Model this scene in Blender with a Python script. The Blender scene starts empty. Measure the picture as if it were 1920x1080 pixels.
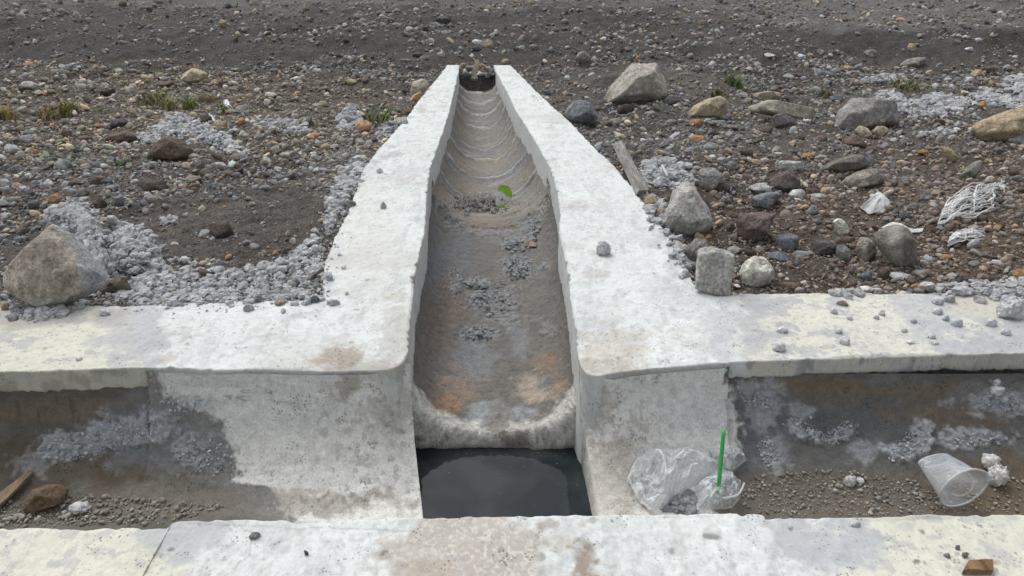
import bpy, bmesh, math
import numpy as np
from mathutils import Vector, Matrix

# ------------------------------------------------------------------ camera, world, sun
SC = bpy.context.scene
COL = SC.collection
FPX = 1371.0            # focal length in pixels of a 1920 px wide frame
PITCH = math.radians(27.0)
CAMH = 1.0
cam_d = bpy.data.cameras.new("camera")
cam = bpy.data.objects.new("camera", cam_d)
COL.objects.link(cam)
cam_d.sensor_fit = 'HORIZONTAL'
cam_d.angle = 2 * math.atan(960 / FPX)
cam_d.clip_start = 0.02
cam_d.clip_end = 1000
cam.location = (0, 0, CAMH)
cam.rotation_euler = (math.pi / 2 - PITCH, 0, 0)
SC.camera = cam

SUN_EL, SUN_AZ = math.radians(58), math.radians(-35)   # azimuth from +y towards +x
w = bpy.data.worlds.new("World"); SC.world = w; w.use_nodes = True
nt = w.node_tree
for n in list(nt.nodes): nt.nodes.remove(n)
wo = nt.nodes.new('ShaderNodeOutputWorld'); bg = nt.nodes.new('ShaderNodeBackground')
sky = nt.nodes.new('ShaderNodeTexSky'); sky.sky_type = 'NISHITA'; sky.sun_disc = False
sky.sun_elevation = SUN_EL; sky.sun_rotation = SUN_AZ
sky.air_density = 1.0; sky.dust_density = 4.0; sky.ozone_density = 1.0
hs = nt.nodes.new('ShaderNodeHueSaturation'); hs.inputs['Saturation'].default_value = 0.22
nt.links.new(sky.outputs[0], hs.inputs['Color']); nt.links.new(hs.outputs[0], bg.inputs[0])
bg.inputs[1].default_value = 0.145
nt.links.new(bg.outputs[0], wo.inputs[0])
sd = bpy.data.lights.new("sun", 'SUN'); sun = bpy.data.objects.new("sun", sd); COL.objects.link(sun)
sd.energy = 0.7; sd.angle = math.radians(28); sd.color = (1.0, 0.97, 0.93)
sv = Vector((math.sin(SUN_AZ) * math.cos(SUN_EL), math.cos(SUN_AZ) * math.cos(SUN_EL), math.sin(SUN_EL)))
sun.rotation_euler = sv.to_track_quat('Z', 'Y').to_euler()
sun.location = (0, 0, 10)
SC.view_settings.view_transform = 'Standard'; SC.view_settings.look = 'None'
SC.view_settings.gamma = 1; SC.view_settings.use_curve_mapping = False
SC.view_settings.exposure = 0.28
SC.render.engine = 'CYCLES'
SC.cycles.use_denoising = True
SC.cycles.max_bounces = 8
SC.cycles.transparent_max_bounces = 16

# ------------------------------------------------------------------ maths helpers
CP, SP = math.cos(PITCH), math.sin(PITCH)
def rays(px, py):
    px = np.asarray(px, float); py = np.asarray(py, float)
    a = (px - 960) / FPX; b = (540 - py) / FPX
    return np.stack([a, CP + b * SP, -SP + b * CP], -1)
def P(px, py, z):
    d = rays(px, py); t = (np.asarray(z) - CAMH) / d[..., 2]
    return d * t[..., None] + np.array([0, 0, CAMH])
def proj(v):
    x, y, z = v[..., 0], v[..., 1], v[..., 2] - CAMH
    dep = y * CP - z * SP; up = y * SP + z * CP
    dep = np.where(dep < .05, .05, dep)
    return 960 + FPX * x / dep, 540 - FPX * up / dep
def sstep(a, b, x):
    t = np.clip((x - a) / (b - a), 0, 1); return t * t * (3 - 2 * t)
def _h(ix, iy, iz, seed):
    n = (ix * 73856093 ^ iy * 19349663 ^ iz * 83492791 ^ (seed * 2654435761 & 0x7fffffff)) & 0x7fffffff
    n = (n ^ (n >> 13)) * 1274126177 & 0x7fffffff
    n = (n ^ (n >> 15)) * 668265263 & 0x7fffffff
    return ((n ^ (n >> 12)) & 0xffff) / 32767.5 - 1.0
def vnoise(p, seed=0):
    p = np.asarray(p, float); i = np.floor(p).astype(np.int64); f = p - i
    f = f * f * f * (f * (f * 6 - 15) + 10)
    x, y, z = i[..., 0], i[..., 1], i[..., 2]; fx, fy, fz = f[..., 0], f[..., 1], f[..., 2]
    r = 0
    for dx in (0, 1):
        wx = fx if dx else 1 - fx
        for dy in (0, 1):
            wy = fy if dy else 1 - fy
            for dz in (0, 1):
                wz = fz if dz else 1 - fz
                r = r + _h(x + dx, y + dy, z + dz, seed) * wx * wy * wz
    return r
def fbm(p, oct=4, seed=0, gain=.5, lac=2.03):
    a, r, s = 1.0, 0, 0; p = np.asarray(p, float)
    for k in range(oct):
        r = r + a * vnoise(p * lac ** k + 17.3 * k, seed + k); s += a; a *= gain
    return r / s * 1.5
def bill(p, oct=3, seed=0):        # lumpy, cauliflower-like
    a, r, s = 1.0, 0, 0
    for k in range(oct):
        r = r + a * (1 - np.abs(vnoise(p * 2.1 ** k + 9.1 * k, seed + k)) * 1.7) ** 1; s += a; a *= .5
    return -r / s + 1
def spots(G, sc, prob, seed, rmin=.12, rmax=.34):
    # irregular round specks: one jittered feature per cell
    p = G * sc + .22 * np.stack([vnoise(G * sc * 2.3, seed + q) for q in range(3)], -1); i = np.floor(p).astype(np.int64); f = p - i
    x, y, z = i[..., 0], i[..., 1], i[..., 2]
    h = [(_h(x, y, z, seed + 11 * q) + 1) / 2 for q in range(5)]
    r = rmin + (rmax - rmin) * h[3] ** 2
    c = [.36 + .28 * h[q] for q in range(3)]
    d = np.sqrt((f[..., 0] - c[0]) ** 2 + (f[..., 1] - c[1]) ** 2 + .35 * (f[..., 2] - c[2]) ** 2)
    return sstep(r * 1.15, r * .7, d) * (h[4] < prob)
RNG = np.random.default_rng(7)

# ------------------------------------------------------------------ mesh / object helpers
def mesh_obj(name, V, loops, sizes, mat, parent=None, tint=None, smooth=True, loc=(0, 0, 0)):
    V = np.asarray(V, np.float32) - np.asarray(loc, np.float32)
    me = bpy.data.meshes.new(name)
    me.vertices.add(len(V)); me.vertices.foreach_set('co', V.ravel())
    loops = np.asarray(loops, np.int32).ravel(); sizes = np.asarray(sizes, np.int32)
    me.loops.add(len(loops)); me.loops.foreach_set('vertex_index', loops)
    me.polygons.add(len(sizes))
    st = np.concatenate([[0], np.cumsum(sizes)[:-1]]).astype(np.int32)
    me.polygons.foreach_set('loop_start', st)
    me.polygons.foreach_set('use_smooth', np.full(len(sizes), smooth, dtype=bool))
    me.update(calc_edges=True)
    if tint is not None:
        at = me.color_attributes.new('tint', 'FLOAT_COLOR', 'POINT')
        c = np.ones((len(V), 4), np.float32); c[:, :3] = np.clip(tint, 0, 1)
        at.data.foreach_set('color', c.ravel())
    me.materials.append(mat)
    o = bpy.data.objects.new(name, me); COL.objects.link(o)
    if parent is not None:
        o.parent = parent
        o.location = Vector(loc) - parent.location
    else:
        o.location = loc
    return o
def grid_faces(nr, nc, off=0, flip=False):
    i = np.arange(nr - 1)[:, None] * nc + np.arange(nc - 1)[None, :] + off
    q = np.stack([i, i + 1, i + nc + 1, i + nc], -1).reshape(-1, 4)
    return q[:, ::-1] if flip else q
def grid_obj(name, G, mat, parent=None, tint=None, flip=False, loc=(0, 0, 0), smooth=True):
    nr, nc = G.shape[:2]; q = grid_faces(nr, nc, flip=flip)
    t = None if tint is None else tint.reshape(-1, 3)
    return mesh_obj(name, G.reshape(-1, 3), q, np.full(len(q), 4), mat, parent, t, smooth, loc)
def tag(o, label=None, cat=None, group=None, kind=None):
    if label: o['label'] = label
    if cat: o['category'] = cat
    if group: o['group'] = group
    if kind: o['kind'] = kind
    return o
def empty(name, loc):
    o = bpy.data.objects.new(name, None); COL.objects.link(o); o.location = loc
    o.empty_display_size = .1; return o
def normals(G):
    du = np.gradient(G, axis=1); dv = np.gradient(G, axis=0)
    n = np.cross(du, dv); return n / (np.linalg.norm(n, axis=-1, keepdims=True) + 1e-12)
def blob(px, py, cx, cy, rx, ry, nz=0, soft=.35):
    d = np.sqrt(((px - cx) / rx) ** 2 + ((py - cy) / ry) ** 2) + nz
    return sstep(1 + soft, 1 - soft, d)
def mixc(a, b, m): return a + (np.asarray(b, float) - a) * m[..., None]
def ico(sub):
    bm = bmesh.new(); bmesh.ops.create_icosphere(bm, subdivisions=sub, radius=1)
    V = np.array([v.co[:] for v in bm.verts]); F = np.array([[v.index for v in f.verts] for f in bm.faces])
    bm.free(); return V / np.linalg.norm(V, axis=1, keepdims=True), F
ICO = {k: ico(k) for k in (1, 2, 3, 4, 5)}
def rotz(a):
    c, s = math.cos(a), math.sin(a); return np.array([[c, -s, 0], [s, c, 0], [0, 0, 1.]])
def rotrand(r):
    q = r.normal(size=4); q /= np.linalg.norm(q); a, b, c, d = q
    return np.array([[1-2*(c*c+d*d), 2*(b*c-a*d), 2*(b*d+a*c)], [2*(b*c+a*d), 1-2*(b*b+d*d), 2*(c*d-a*b)], [2*(b*d-a*c), 2*(c*d+a*b), 1-2*(b*b+c*c)]])

# ------------------------------------------------------------------ materials
def new_mat(name):
    m = bpy.data.materials.new(name); m.use_nodes = True; t = m.node_tree
    return m, t, t.nodes['Principled BSDF'], t.nodes['Material Output']
def N(t, typ, **kw):
    n = t.nodes.new(typ)
    for k, v in kw.items():
        if k in n.inputs: n.inputs[k].default_value = v
        else: setattr(n, k, v)
    return n
def mult(t, a, b, fac=1.0):
    m = t.nodes.new('ShaderNodeMix'); m.data_type = 'RGBA'; m.blend_type = 'MULTIPLY'; m.inputs[0].default_value = fac
    t.links.new(a, m.inputs[6]); t.links.new(b, m.inputs[7]); return m.outputs[2]
def ramp(t, src, p0, c0, p1, c1):
    r = t.nodes.new('ShaderNodeValToRGB'); r.color_ramp.elements[0].position = p0; r.color_ramp.elements[1].position = p1
    r.color_ramp.elements[0].color = (*([c0] * 3 if not hasattr(c0, '__len__') else c0), 1)
    r.color_ramp.elements[1].color = (*([c1] * 3 if not hasattr(c1, '__len__') else c1), 1)
    t.links.new(src, r.inputs[0]); return r.outputs[0]
def tinted(name, fine=120, contrast=.25, bump=.4, dist=.004, pits=0.0, rough=.92, spec=.3, vor=0, stretch=None):
    m, t, b, o = new_mat(name)
    at = N(t, 'ShaderNodeAttribute', attribute_name='tint')
    geo = t.nodes.new('ShaderNodeNewGeometry'); pos = geo.outputs['Position']
    if stretch:
        mp = N(t, 'ShaderNodeMapping'); mp.inputs['Scale'].default_value = stretch
        t.links.new(pos, mp.inputs['Vector']); pos = mp.outputs[0]
    n1 = N(t, 'ShaderNodeTexNoise', Scale=fine, Detail=6.0, Roughness=.65); t.links.new(pos, n1.inputs['Vector'])
    col = mult(t, at.outputs['Color'], ramp(t, n1.outputs[0], .3, 1 - contrast, .7, 1 + contrast * .6))
    n2 = N(t, 'ShaderNodeTexNoise', Scale=fine * .22, Detail=5.0, Roughness=.6); t.links.new(pos, n2.inputs['Vector'])
    col = mult(t, col, ramp(t, n2.outputs[0], .35, 1 - contrast * .6, .65, 1 + contrast * .3))
    hsrc = n1.outputs[0]
    bn = N(t, 'ShaderNodeBump', Strength=bump, Distance=dist); t.links.new(hsrc, bn.inputs['Height'])
    last = bn
    bn2 = N(t, 'ShaderNodeBump', Strength=bump, Distance=dist * 3); t.links.new(n2.outputs[0], bn2.inputs['Height']); t.links.new(last.outputs[0], bn2.inputs['Normal']); last = bn2
    if pits:
        v = N(t, 'ShaderNodeTexVoronoi', Scale=pits); t.links.new(pos, v.inputs['Vector'])
        n3 = N(t, 'ShaderNodeTexNoise', Scale=pits * .13, Detail=3.0); t.links.new(pos, n3.inputs['Vector'])
        mth = N(t, 'ShaderNodeMath', operation='MULTIPLY'); mr = t.nodes.new('ShaderNodeMapRange')
        mr.inputs[1].default_value = .48; mr.inputs[2].default_value = .66; mr.inputs[3].default_value = .0; mr.inputs[4].default_value = .3
        t.links.new(n3.outputs[0], mr.inputs[0])
        cmp_ = N(t, 'ShaderNodeMath', operation='LESS_THAN'); t.links.new(v.outputs['Distance'], cmp_.inputs[0]); t.links.new(mr.outputs[0], cmp_.inputs[1])
        inv = N(t, 'ShaderNodeMapRange'); inv.inputs[3].default_value = 1; inv.inputs[4].default_value = .5
        t.links.new(cmp_.outputs[0], inv.inputs[0])
        cc = t.nodes.new('ShaderNodeCombineColor')
        for i in range(3): t.links.new(inv.outputs[0], cc.inputs[i])
        col = mult(t, col, cc.outputs[0])
        bn3 = N(t, 'ShaderNodeBump', Strength=.6, Distance=.002); t.links.new(inv.outputs[0], bn3.inputs['Height']); t.links.new(last.outputs[0], bn3.inputs['Normal']); last = bn3
    if vor:
        v = N(t, 'ShaderNodeTexVoronoi', Scale=vor); t.links.new(pos, v.inputs['Vector'])
        bn4 = N(t, 'ShaderNodeBump', Strength=.8, Distance=.6 / vor, invert=True); t.links.new(v.outputs['Distance'], bn4.inputs['Height']); t.links.new(last.outputs[0], bn4.inputs['Normal']); last = bn4
        hv = N(t, 'ShaderNodeSeparateColor'); t.links.new(v.outputs['Color'], hv.inputs[0])
        col = mult(t, col, ramp(t, hv.outputs[0], 0, .65, 1, 1.5))
    t.links.new(col, b.inputs['Base Color']); t.links.new(last.outputs[0], b.inputs['Normal'])
    b.inputs['Roughness'].default_value = rough; b.inputs['Specular IOR Level'].default_value = spec
    return m
M_CONC = tinted('painted_concrete', fine=200, contrast=.10, bump=.3, dist=.0025, pits=130)
M_LIN = tinted('cement_lining', fine=190, contrast=.24, bump=.55, dist=.003, pits=120)
M_TROUGH = tinted('damp_mortar', fine=170, contrast=.38, bump=.8, dist=.003, rough=.75, spec=.4)
M_MORTAR = tinted('crumbled_mortar', fine=170, contrast=.28, bump=.8, dist=.005, rough=.95, spec=.2)
M_STONE = tinted('stone', fine=120, contrast=.5, bump=.9, dist=.006, rough=.85, spec=.3)
M_PEB = tinted('pebble', fine=220, contrast=.25, bump=.3, dist=.002, rough=.88, spec=.25)
M_SOIL = tinted('volcanic_soil', fine=140, contrast=.4, bump=.8, dist=.006, rough=.95, spec=.2, vor=170)
M_WOOD = tinted('weathered_wood', fine=90, contrast=.45, bump=.5, dist=.003, rough=.85, spec=.2, stretch=(1, .12, 1))
M_LEAF = tinted('leaf', fine=60, contrast=.3, bump=.2, dist=.002, rough=.6, spec=.4)
M_CLOTH = tinted('frayed_fibre', fine=300, contrast=.35, bump=.6, dist=.002, rough=.95, spec=.1)
def plastic_mat(name, col, rough, fac, nscale=60, creased=True):
    m, t, b, o = new_mat(name)
    b.inputs['Base Color'].default_value = (*col, 1); b.inputs['Roughness'].default_value = rough
    b.inputs['Specular IOR Level'].default_value = .7
    tr = t.nodes.new('ShaderNodeBsdfTransparent'); mx = t.nodes.new('ShaderNodeMixShader')
    lw = N(t, 'ShaderNodeLayerWeight', Blend=.35)
    geo = t.nodes.new('ShaderNodeNewGeometry')
    no = N(t, 'ShaderNodeTexNoise', Scale=nscale, Detail=6.0, Roughness=.7); t.links.new(geo.outputs['Position'], no.inputs['Vector'])
    bp = N(t, 'ShaderNodeBump', Strength=.5, Distance=.003); t.links.new(no.outputs[0], bp.inputs['Height']); t.links.new(bp.outputs[0], b.inputs['Normal'])
    mr = t.nodes.new('ShaderNodeMapRange'); mr.inputs[1].default_value = .35; mr.inputs[2].default_value = .7
    mr.inputs[3].default_value = fac - .15; mr.inputs[4].default_value = fac + .25
    t.links.new(no.outputs[0], mr.inputs[0])
    if creased:
        at = N(t, 'ShaderNodeAttribute', attribute_name='tint'); sp_ = t.nodes.new('ShaderNodeSeparateColor'); t.links.new(at.outputs['Color'], sp_.inputs[0])
        a2 = N(t, 'ShaderNodeMath', operation='MULTIPLY_ADD'); a2.inputs[1].default_value = .75; t.links.new(sp_.outputs[0], a2.inputs[0]); t.links.new(mr.outputs[0], a2.inputs[2]); mr = a2
    ad = N(t, 'ShaderNodeMath', operation='MULTIPLY_ADD'); ad.inputs[1].default_value = .45
    t.links.new(lw.outputs['Facing'], ad.inputs[0]); t.links.new(mr.outputs[0], ad.inputs[2]); ad.use_clamp = True
    t.links.new(ad.outputs[0], mx.inputs[0]); t.links.new(tr.outputs[0], mx.inputs[1]); t.links.new(b.outputs[0], mx.inputs[2])
    t.links.new(mx.outputs[0], o.inputs['Surface'])
    return m
M_FILM = plastic_mat('clear_film', (.74, .77, .80), .14, .30, 60)
M_CUP = plastic_mat('clear_plastic', (.66, .70, .75), .12, .14, 9)
M_STRAW = plastic_mat('green_plastic', (.03, .40, .08), .3, .92, 40, False)
m, t, b, o = new_mat('still_water'); M_WATER = m
geo = t.nodes.new('ShaderNodeNewGeometry')
no = N(t, 'ShaderNodeTexNoise', Scale=7.0, Detail=4.0); t.links.new(geo.outputs['Position'], no.inputs['Vector'])
t.links.new(ramp(t, no.outputs[0], .4, (.011, .017, .022), .62, (.032, .040, .042)), b.inputs['Base Color'])
no2 = N(t, 'ShaderNodeTexNoise', Scale=40.0, Detail=2.0); t.links.new(geo.outputs['Position'], no2.inputs['Vector'])
bp = N(t, 'ShaderNodeBump', Strength=.12, Distance=.002); t.links.new(no2.outputs[0], bp.inputs['Height']); t.links.new(bp.outputs[0], b.inputs['Normal'])
b.inputs['Roughness'].default_value = .03; b.inputs['IOR'].default_value = 1.33

# ------------------------------------------------------------------ traced concrete outlines (1920x1080 pixel pairs back-projected to height)
def TZ(y): return -0.15 * sstep(2.5, 6.5, y)
def edge_pts(pts, dz=0):
    pts = np.array(pts, float); z = np.zeros(len(pts))
    for _ in range(12): z = TZ(P(pts[:, 0], pts[:, 1], z)[:, 1]) + dz
    return P(pts[:, 0], pts[:, 1], z)
L_IN = [(862,122),(859,140),(850,180),(838,225),(826,262),(812,300),(804,340),(799,380),(798,425),(786,480),(775,540),(770,600),(768,640),(762,668),(745,686),(715,693),(660,695),(600,696),(500,693),(400,694),(330,691),(272,690)]
L_OUT = [(838,122),(827,138),(793,178),(762,220),(725,262),(688,306),(672,345),(654,392),(632,440),(612,490),(608,525),(606,545),(604,556),(600,561),(595,563),(588,564),(570,564),(540,563),(480,564),(400,566),(310,569),(240,574)]
R_IN = [(925,122),(934,142),(950,172),(966,205),(990,243),(1015,285),(1032,318),(1045,360),(1050,395),(1048,430),(1060,490),(1068,540),(1074,590),(1080,640),(1086,675),(1100,697),(1125,704),(1160,698),(1210,692),(1270,688),(1320,684),(1368,680)]
R_OUT = [(957,122),(972,137),(1000,165),(1030,194),(1072,232),(1112,273),(1148,308),(1180,345),(1200,372),(1224,402),(1248,438),(1272,478),(1288,506),(1300,530),(1312,542),(1322,548),(1330,551),(1338,553),(1348,553),(1358,553),(1367,552),(1377,552)]
KL_IN = [(272,690),(180,693),(90,696),(0,697),(-300,704),(-900,716)]
KL_OUT = [(240,574),(160,572),(80,574),(0,575),(-300,580),(-900,590)]
KR_IN = [(1368,680),(1500,675),(1640,670),(1780,667),(1920,663),(2250,655),(2800,645)]
KR_OUT = [(1377,552),(1500,549),(1640,551),(1780,549),(1920,548),(2250,545),(2800,540)]
N_IN = [(-900,1010),(-400,1000),(0,990),(150,989),(295,990),(318,986),(350,975),(560,973),(790,969),(1000,966),(1105,965),(1400,962),(1425,969),(1445,971),(1560,969),(1750,965),(1920,962),(2400,952),(3000,945)]
def smooth_path(A, spacing_px):
    # A: k x 3 world control points (several columns can be resampled together)
    px, py = proj(A); s = np.concatenate([[0], np.cumsum(np.hypot(np.diff(px), np.diff(py)))])
    n = int(s[-1] / spacing_px) + 2
    return s, n
def catmull(A, u):                 # A k x c, u in [0,k-1]
    k = len(A); i = np.clip(np.floor(u).astype(int), 0, k - 2); f = (u - i)[:, None]
    g = lambda j: A[np.clip(j, 0, k - 1)]
    p0, p1, p2, p3 = g(i - 1), g(i), g(i + 1), g(i + 2)
    m1 = (p2 - p0) * .5; m2 = (p3 - p1) * .5
    return (2*f**3-3*f**2+1)*p1 + (f**3-2*f**2+f)*m1 + (-2*f**3+3*f**2)*p2 + (f**3-f**2)*m2
def coping(name, inn, out, tintf, parent, lip=None, spacing=1.6, bevel=.0045, ragged=.0032, flip=False, outer_w=None):
    A = edge_pts(inn)
    Bp = edge_pts(out) if out is not None else A + np.array([0, -.36, 0])
    px, py = proj(A); seg = np.hypot(np.diff(px), np.diff(py)) + .25 * np.hypot(*(np.diff(q) for q in proj(Bp)))
    cnt = np.maximum(2, (seg / spacing).astype(int))
    u = np.concatenate([np.linspace(i, i + 1, c, endpoint=False) for i, c in enumerate(cnt)] + [[len(A) - 1]])
    I = catmull(A, u); O = catmull(Bp, u)
    s = np.concatenate([[0], np.cumsum(np.linalg.norm(np.diff(I[:, :2], axis=0), axis=1))])
    D = I - O; L = np.linalg.norm(D[:, :2], axis=1); U = D / L[:, None]; U[:, 2] = 0
    q = np.stack([s, s * 0, s * 0 + 3.3], -1)
    dI = ragged * (fbm(q * 10, 4, 3) + .3 * fbm(q * 60, 3, 5) - 1.2 * np.clip(fbm(q * 30, 2, 31) - .45, 0, 1) * 3)
    dO = ragged * 2.0 * (fbm(q * 12, 4, 8) + .5 * fbm(q * 50, 3, 9))
    r = bevel; nA = 100
    prof = [(-.012, -.40), (-.008, -.2), (-.004, -.10), (0, -.05), (0, -2.2*r), (0, -r), (.12*r, -.5*r), (.5*r, -.12*r), (r, 0)]
    n0 = len(prof)
    Ls_ = L + ragged * .8 * fbm(q * 4, 2, 3)
    cols = []
    for (d, z) in prof: cols.append((d + dO, np.full_like(L, z)))
    for f in (np.linspace(0, 1, nA + 2)[1:-1]):
        cols.append((r + dO + (L + dI - dO - 2 * r) * f, np.zeros_like(L)))
    Li = L + dI
    for (d, z) in [(-r, 0), (-.5*r, -.12*r), (-.12*r, -.5*r), (0, -r), (0, -1.8*r)]: cols.append((Li + d, np.full_like(L, z)))
    if lip is None:
        for z in (-.022, -.032, -.042, -.052, -.062, -.072, -.085, -.1, -.13, -.17, -.21, -.25, -.29, -.33, -.5): cols.append((Li + (Ls_ - Li) * min(1, -z / .05), np.full_like(L, z)))
    else:
        ld = lip * (1 + .08 * fbm(q * 9, 3, 41) + .09 * np.clip(fbm(q * 31, 4, 43), -.3, 1) * sstep(-.3, .3, fbm(q * 5, 2, 45)) + .05 * fbm(q * 90, 2, 44))
        for f in (.3, .45, .6, .75, .9, 1.0): cols.append((Li, -ld * f))
        cols.append((Li - .006, -ld - .002)); cols.append((Li - .022, -ld - .001)); cols.append((Li - .024, -ld - .06)); cols.append((Li - .024, -ld * 0 - .4))
    G = np.zeros((len(L), len(cols), 3))
    for j, (d, z) in enumerate(cols):
        G[:, j, :] = O + U * d[:, None]; G[:, j, 2] = O[:, 2] + (I[:, 2] - O[:, 2]) * np.clip(d / L, 0, 1) + z
    nn = normals(G)
    top = np.zeros(len(cols)); top[n0:n0 + nA] = 1
    dsp = (.0035 * fbm(G * 7, 3, 11) * top[None, :] + .0012 * fbm(G * 60, 3, 12) + (.0015 * fbm(G * 20, 4, 13)) * (1 - top[None, :]))
    sg = -1 if flip else 1
    up = nn[:, n0 + nA // 2, 2].mean(); sg = 1 if up > 0 else -1
    G = G + nn * sg * dsp[..., None]
    ppx, ppy = proj(G)
    col = tintf(G, ppx, ppy, top)
    return grid_obj(name, G, M_CONC, parent, col, flip=(sg < 0)), I, O

WHITE = np.array([.655, .685, .675]); CREAM = np.array([.63, .63, .54]); GREY = np.array([.40, .41, .42]); BROWN = np.array([.36, .30, .24])
def white_base(G):
    n = fbm(G * 5, 4, 21); n2 = fbm(G * 25, 4, 22)
    c = WHITE * (1 + .05 * n + .04 * n2)[..., None]
    c = mixc(c, GREY * 1.35, .55 * sstep(.42, .75, fbm(G * np.array([9, 6, 9]), 5, 23)))
    c = mixc(c, GREY * 1.2, .5 * sstep(.55, .75, fbm(G * 55, 4, 24)))
    c = c * (1 - .12 * sstep(.2, .6, fbm(G * np.array([40, 18, 40]), 3, 29)))[..., None]
    c = c * (1 + .06 * fbm(G * 130, 2, 30))[..., None]
    hl = sstep(.022, .006, np.abs(fbm(G * np.array([3.2, 4.5, 3.2]), 5, 33))) * sstep(.15, .45, fbm(G * 2.2, 2, 34)); c = mixc(c, (.33, .32, .30), .55 * hl)
    c = mixc(c, (.46, .43, .38), .35 * sstep(.2, .7, fbm(G * np.array([4, 6, 4]), 4, 35)))
    return c
def speckle(G, c, m, seed=50, sc=95, th=.52, col=(.17, .16, .15), k=.75):
    s = np.maximum(spots(G, sc * .55, .9 * (1 - th), seed), spots(G, sc * 1.1, 1.1 * (1 - th), seed + 3)) * m
    return mixc(c, col, k * s)
def paint_left(G, px, py, top):
    c = white_base(G); f = fbm(G * 22, 4, 25); f2 = fbm(G * 70, 3, 26)
    side = (1 - top)[None, :] * np.ones_like(px)
    m = blob(px, py, 630, 670, 45, 22, .5 * f + .3 * f2); c = mixc(c, BROWN * 1.05, .75 * m)
    m = blob(px, py, 700, 690, 80, 18, .6 * f + .3 * f2); c = mixc(c, (.33, .30, .25), .6 * m)
    m = blob(px, py, 745, 640, 26, 80, .6 * f + .3 * f2); c = mixc(c, (.45, .43, .39), .55 * m)
    m = blob(px, py, 265, 620, 40, 90, .6 * f); c = mixc(c, (.42, .43, .45), .75 * m)
    m = blob(px, py, 305, 672, 22, 9, .4 * f); c = mixc(c, (.48, .44, .38), .5 * m)
    m = blob(px, py, 330, 566, 150, 12, .6 * f + .3 * f2); c = mixc(c, (.52, .53, .54), .5 * m)
    m = blob(px, py, 690, 455, 60, 110, .6 * f); c = mixc(c, (.62, .60, .55), .35 * m)
    for (x, y, a, b_) in [(742,289,16,5),(722,295,9,4),(700,303,12,5),(790,205,10,4),(770,220,8,3),(735,275,9,3)]:
        c = mixc(c, (.42, .43, .43), .7 * blob(px, py, x, y, a, b_, .5 * f2))
    c = speckle(G, c, blob(px, py, 680, 690, 130, 50, .3 * f), sc=120, th=.45, k=.7)
    c = speckle(G, c, np.ones_like(px), sc=80, th=.72, k=.5)
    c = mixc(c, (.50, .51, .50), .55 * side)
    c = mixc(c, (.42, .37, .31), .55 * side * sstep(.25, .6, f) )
    return c
def paint_right(G, px, py, top):
    c = white_base(G); f = fbm(G * 22, 4, 27); f2 = fbm(G * 70, 3, 28)
    side = (1 - top)[None, :] * np.ones_like(px)
    m = blob(px, py, 1118, 514, 28, 9, .3 * f2); c = mixc(c, (.47, .46, .43), .65 * m)
    m = blob(px, py, 1140, 655, 60, 40, .8 * f + .4 * f2); c = mixc(c, (.50, .46, .38), .55 * m)
    m = blob(px, py, 1200, 655, 26, 9, .5 * f); c = mixc(c, (.55, .50, .42), .55 * m)
    m = blob(px, py, 1120, 690, 60, 18, .6 * f + .4 * f2); c = mixc(c, (.40, .36, .30), .55 * m)
    m = blob(px, py, 1355, 620, 24, 90, .6 * f); c = mixc(c, (.50, .50, .52), .6 * m)
    m = blob(px, py, 1285, 545, 60, 30, .6 * f); c = mixc(c, (.52, .53, .54), .5 * m)
    m = blob(px, py, 1000, 180, 4, 2, 0); c = mixc(c, GREY, m)
    m = blob(px, py, 1265, 470, 14, 60, .6 * f + .4 * f2); c = mixc(c, (.46, .47, .48), .6 * m)
    c = speckle(G, c, blob(px, py, 1140, 665, 110, 60, .3 * f), sc=120, th=.45, k=.6)
    c = speckle(G, c, np.ones_like(px), sc=80, th=.72, k=.5)
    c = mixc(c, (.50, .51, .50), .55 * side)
    return c
def paint_kl(G, px, py, top):
    f = fbm(G * 20, 5, 61); f2 = fbm(G * 70, 3, 62); g = fbm(G * np.array([14, 30, 14]), 5, 63)
    c = CREAM * (1 + .05 * fbm(G * 6, 3, 64))[..., None]
    c = mixc(c, (.70, .73, .72), .55 * sstep(-.1, .5, fbm(G * 3, 3, 65)))
    pe = g + .40 * fbm(G * 75, 4, 66); c = mixc(c, (.43, .435, .44), .75 * sstep(.30, .38, pe)); c = mixc(c, (.50, .50, .48), .5 * sstep(.38, .46, fbm(G * np.array([50, 110, 50]), 4, 67)))
    m = blob(px, py, 235, 630, 60, 70, .7 * f + .3 * f2); c = mixc(c, (.44, .45, .47), .7 * m)
    m = blob(px, py, 60, 592, 160, 22, .5 * f); c = mixc(c, (.38, .36, .33), .7 * m)
    c = speckle(G, c, np.ones_like(px), sc=80, th=.72, k=.5)
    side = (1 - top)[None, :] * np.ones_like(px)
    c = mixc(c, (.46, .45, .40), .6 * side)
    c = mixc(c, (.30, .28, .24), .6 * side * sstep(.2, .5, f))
    return c
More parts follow.
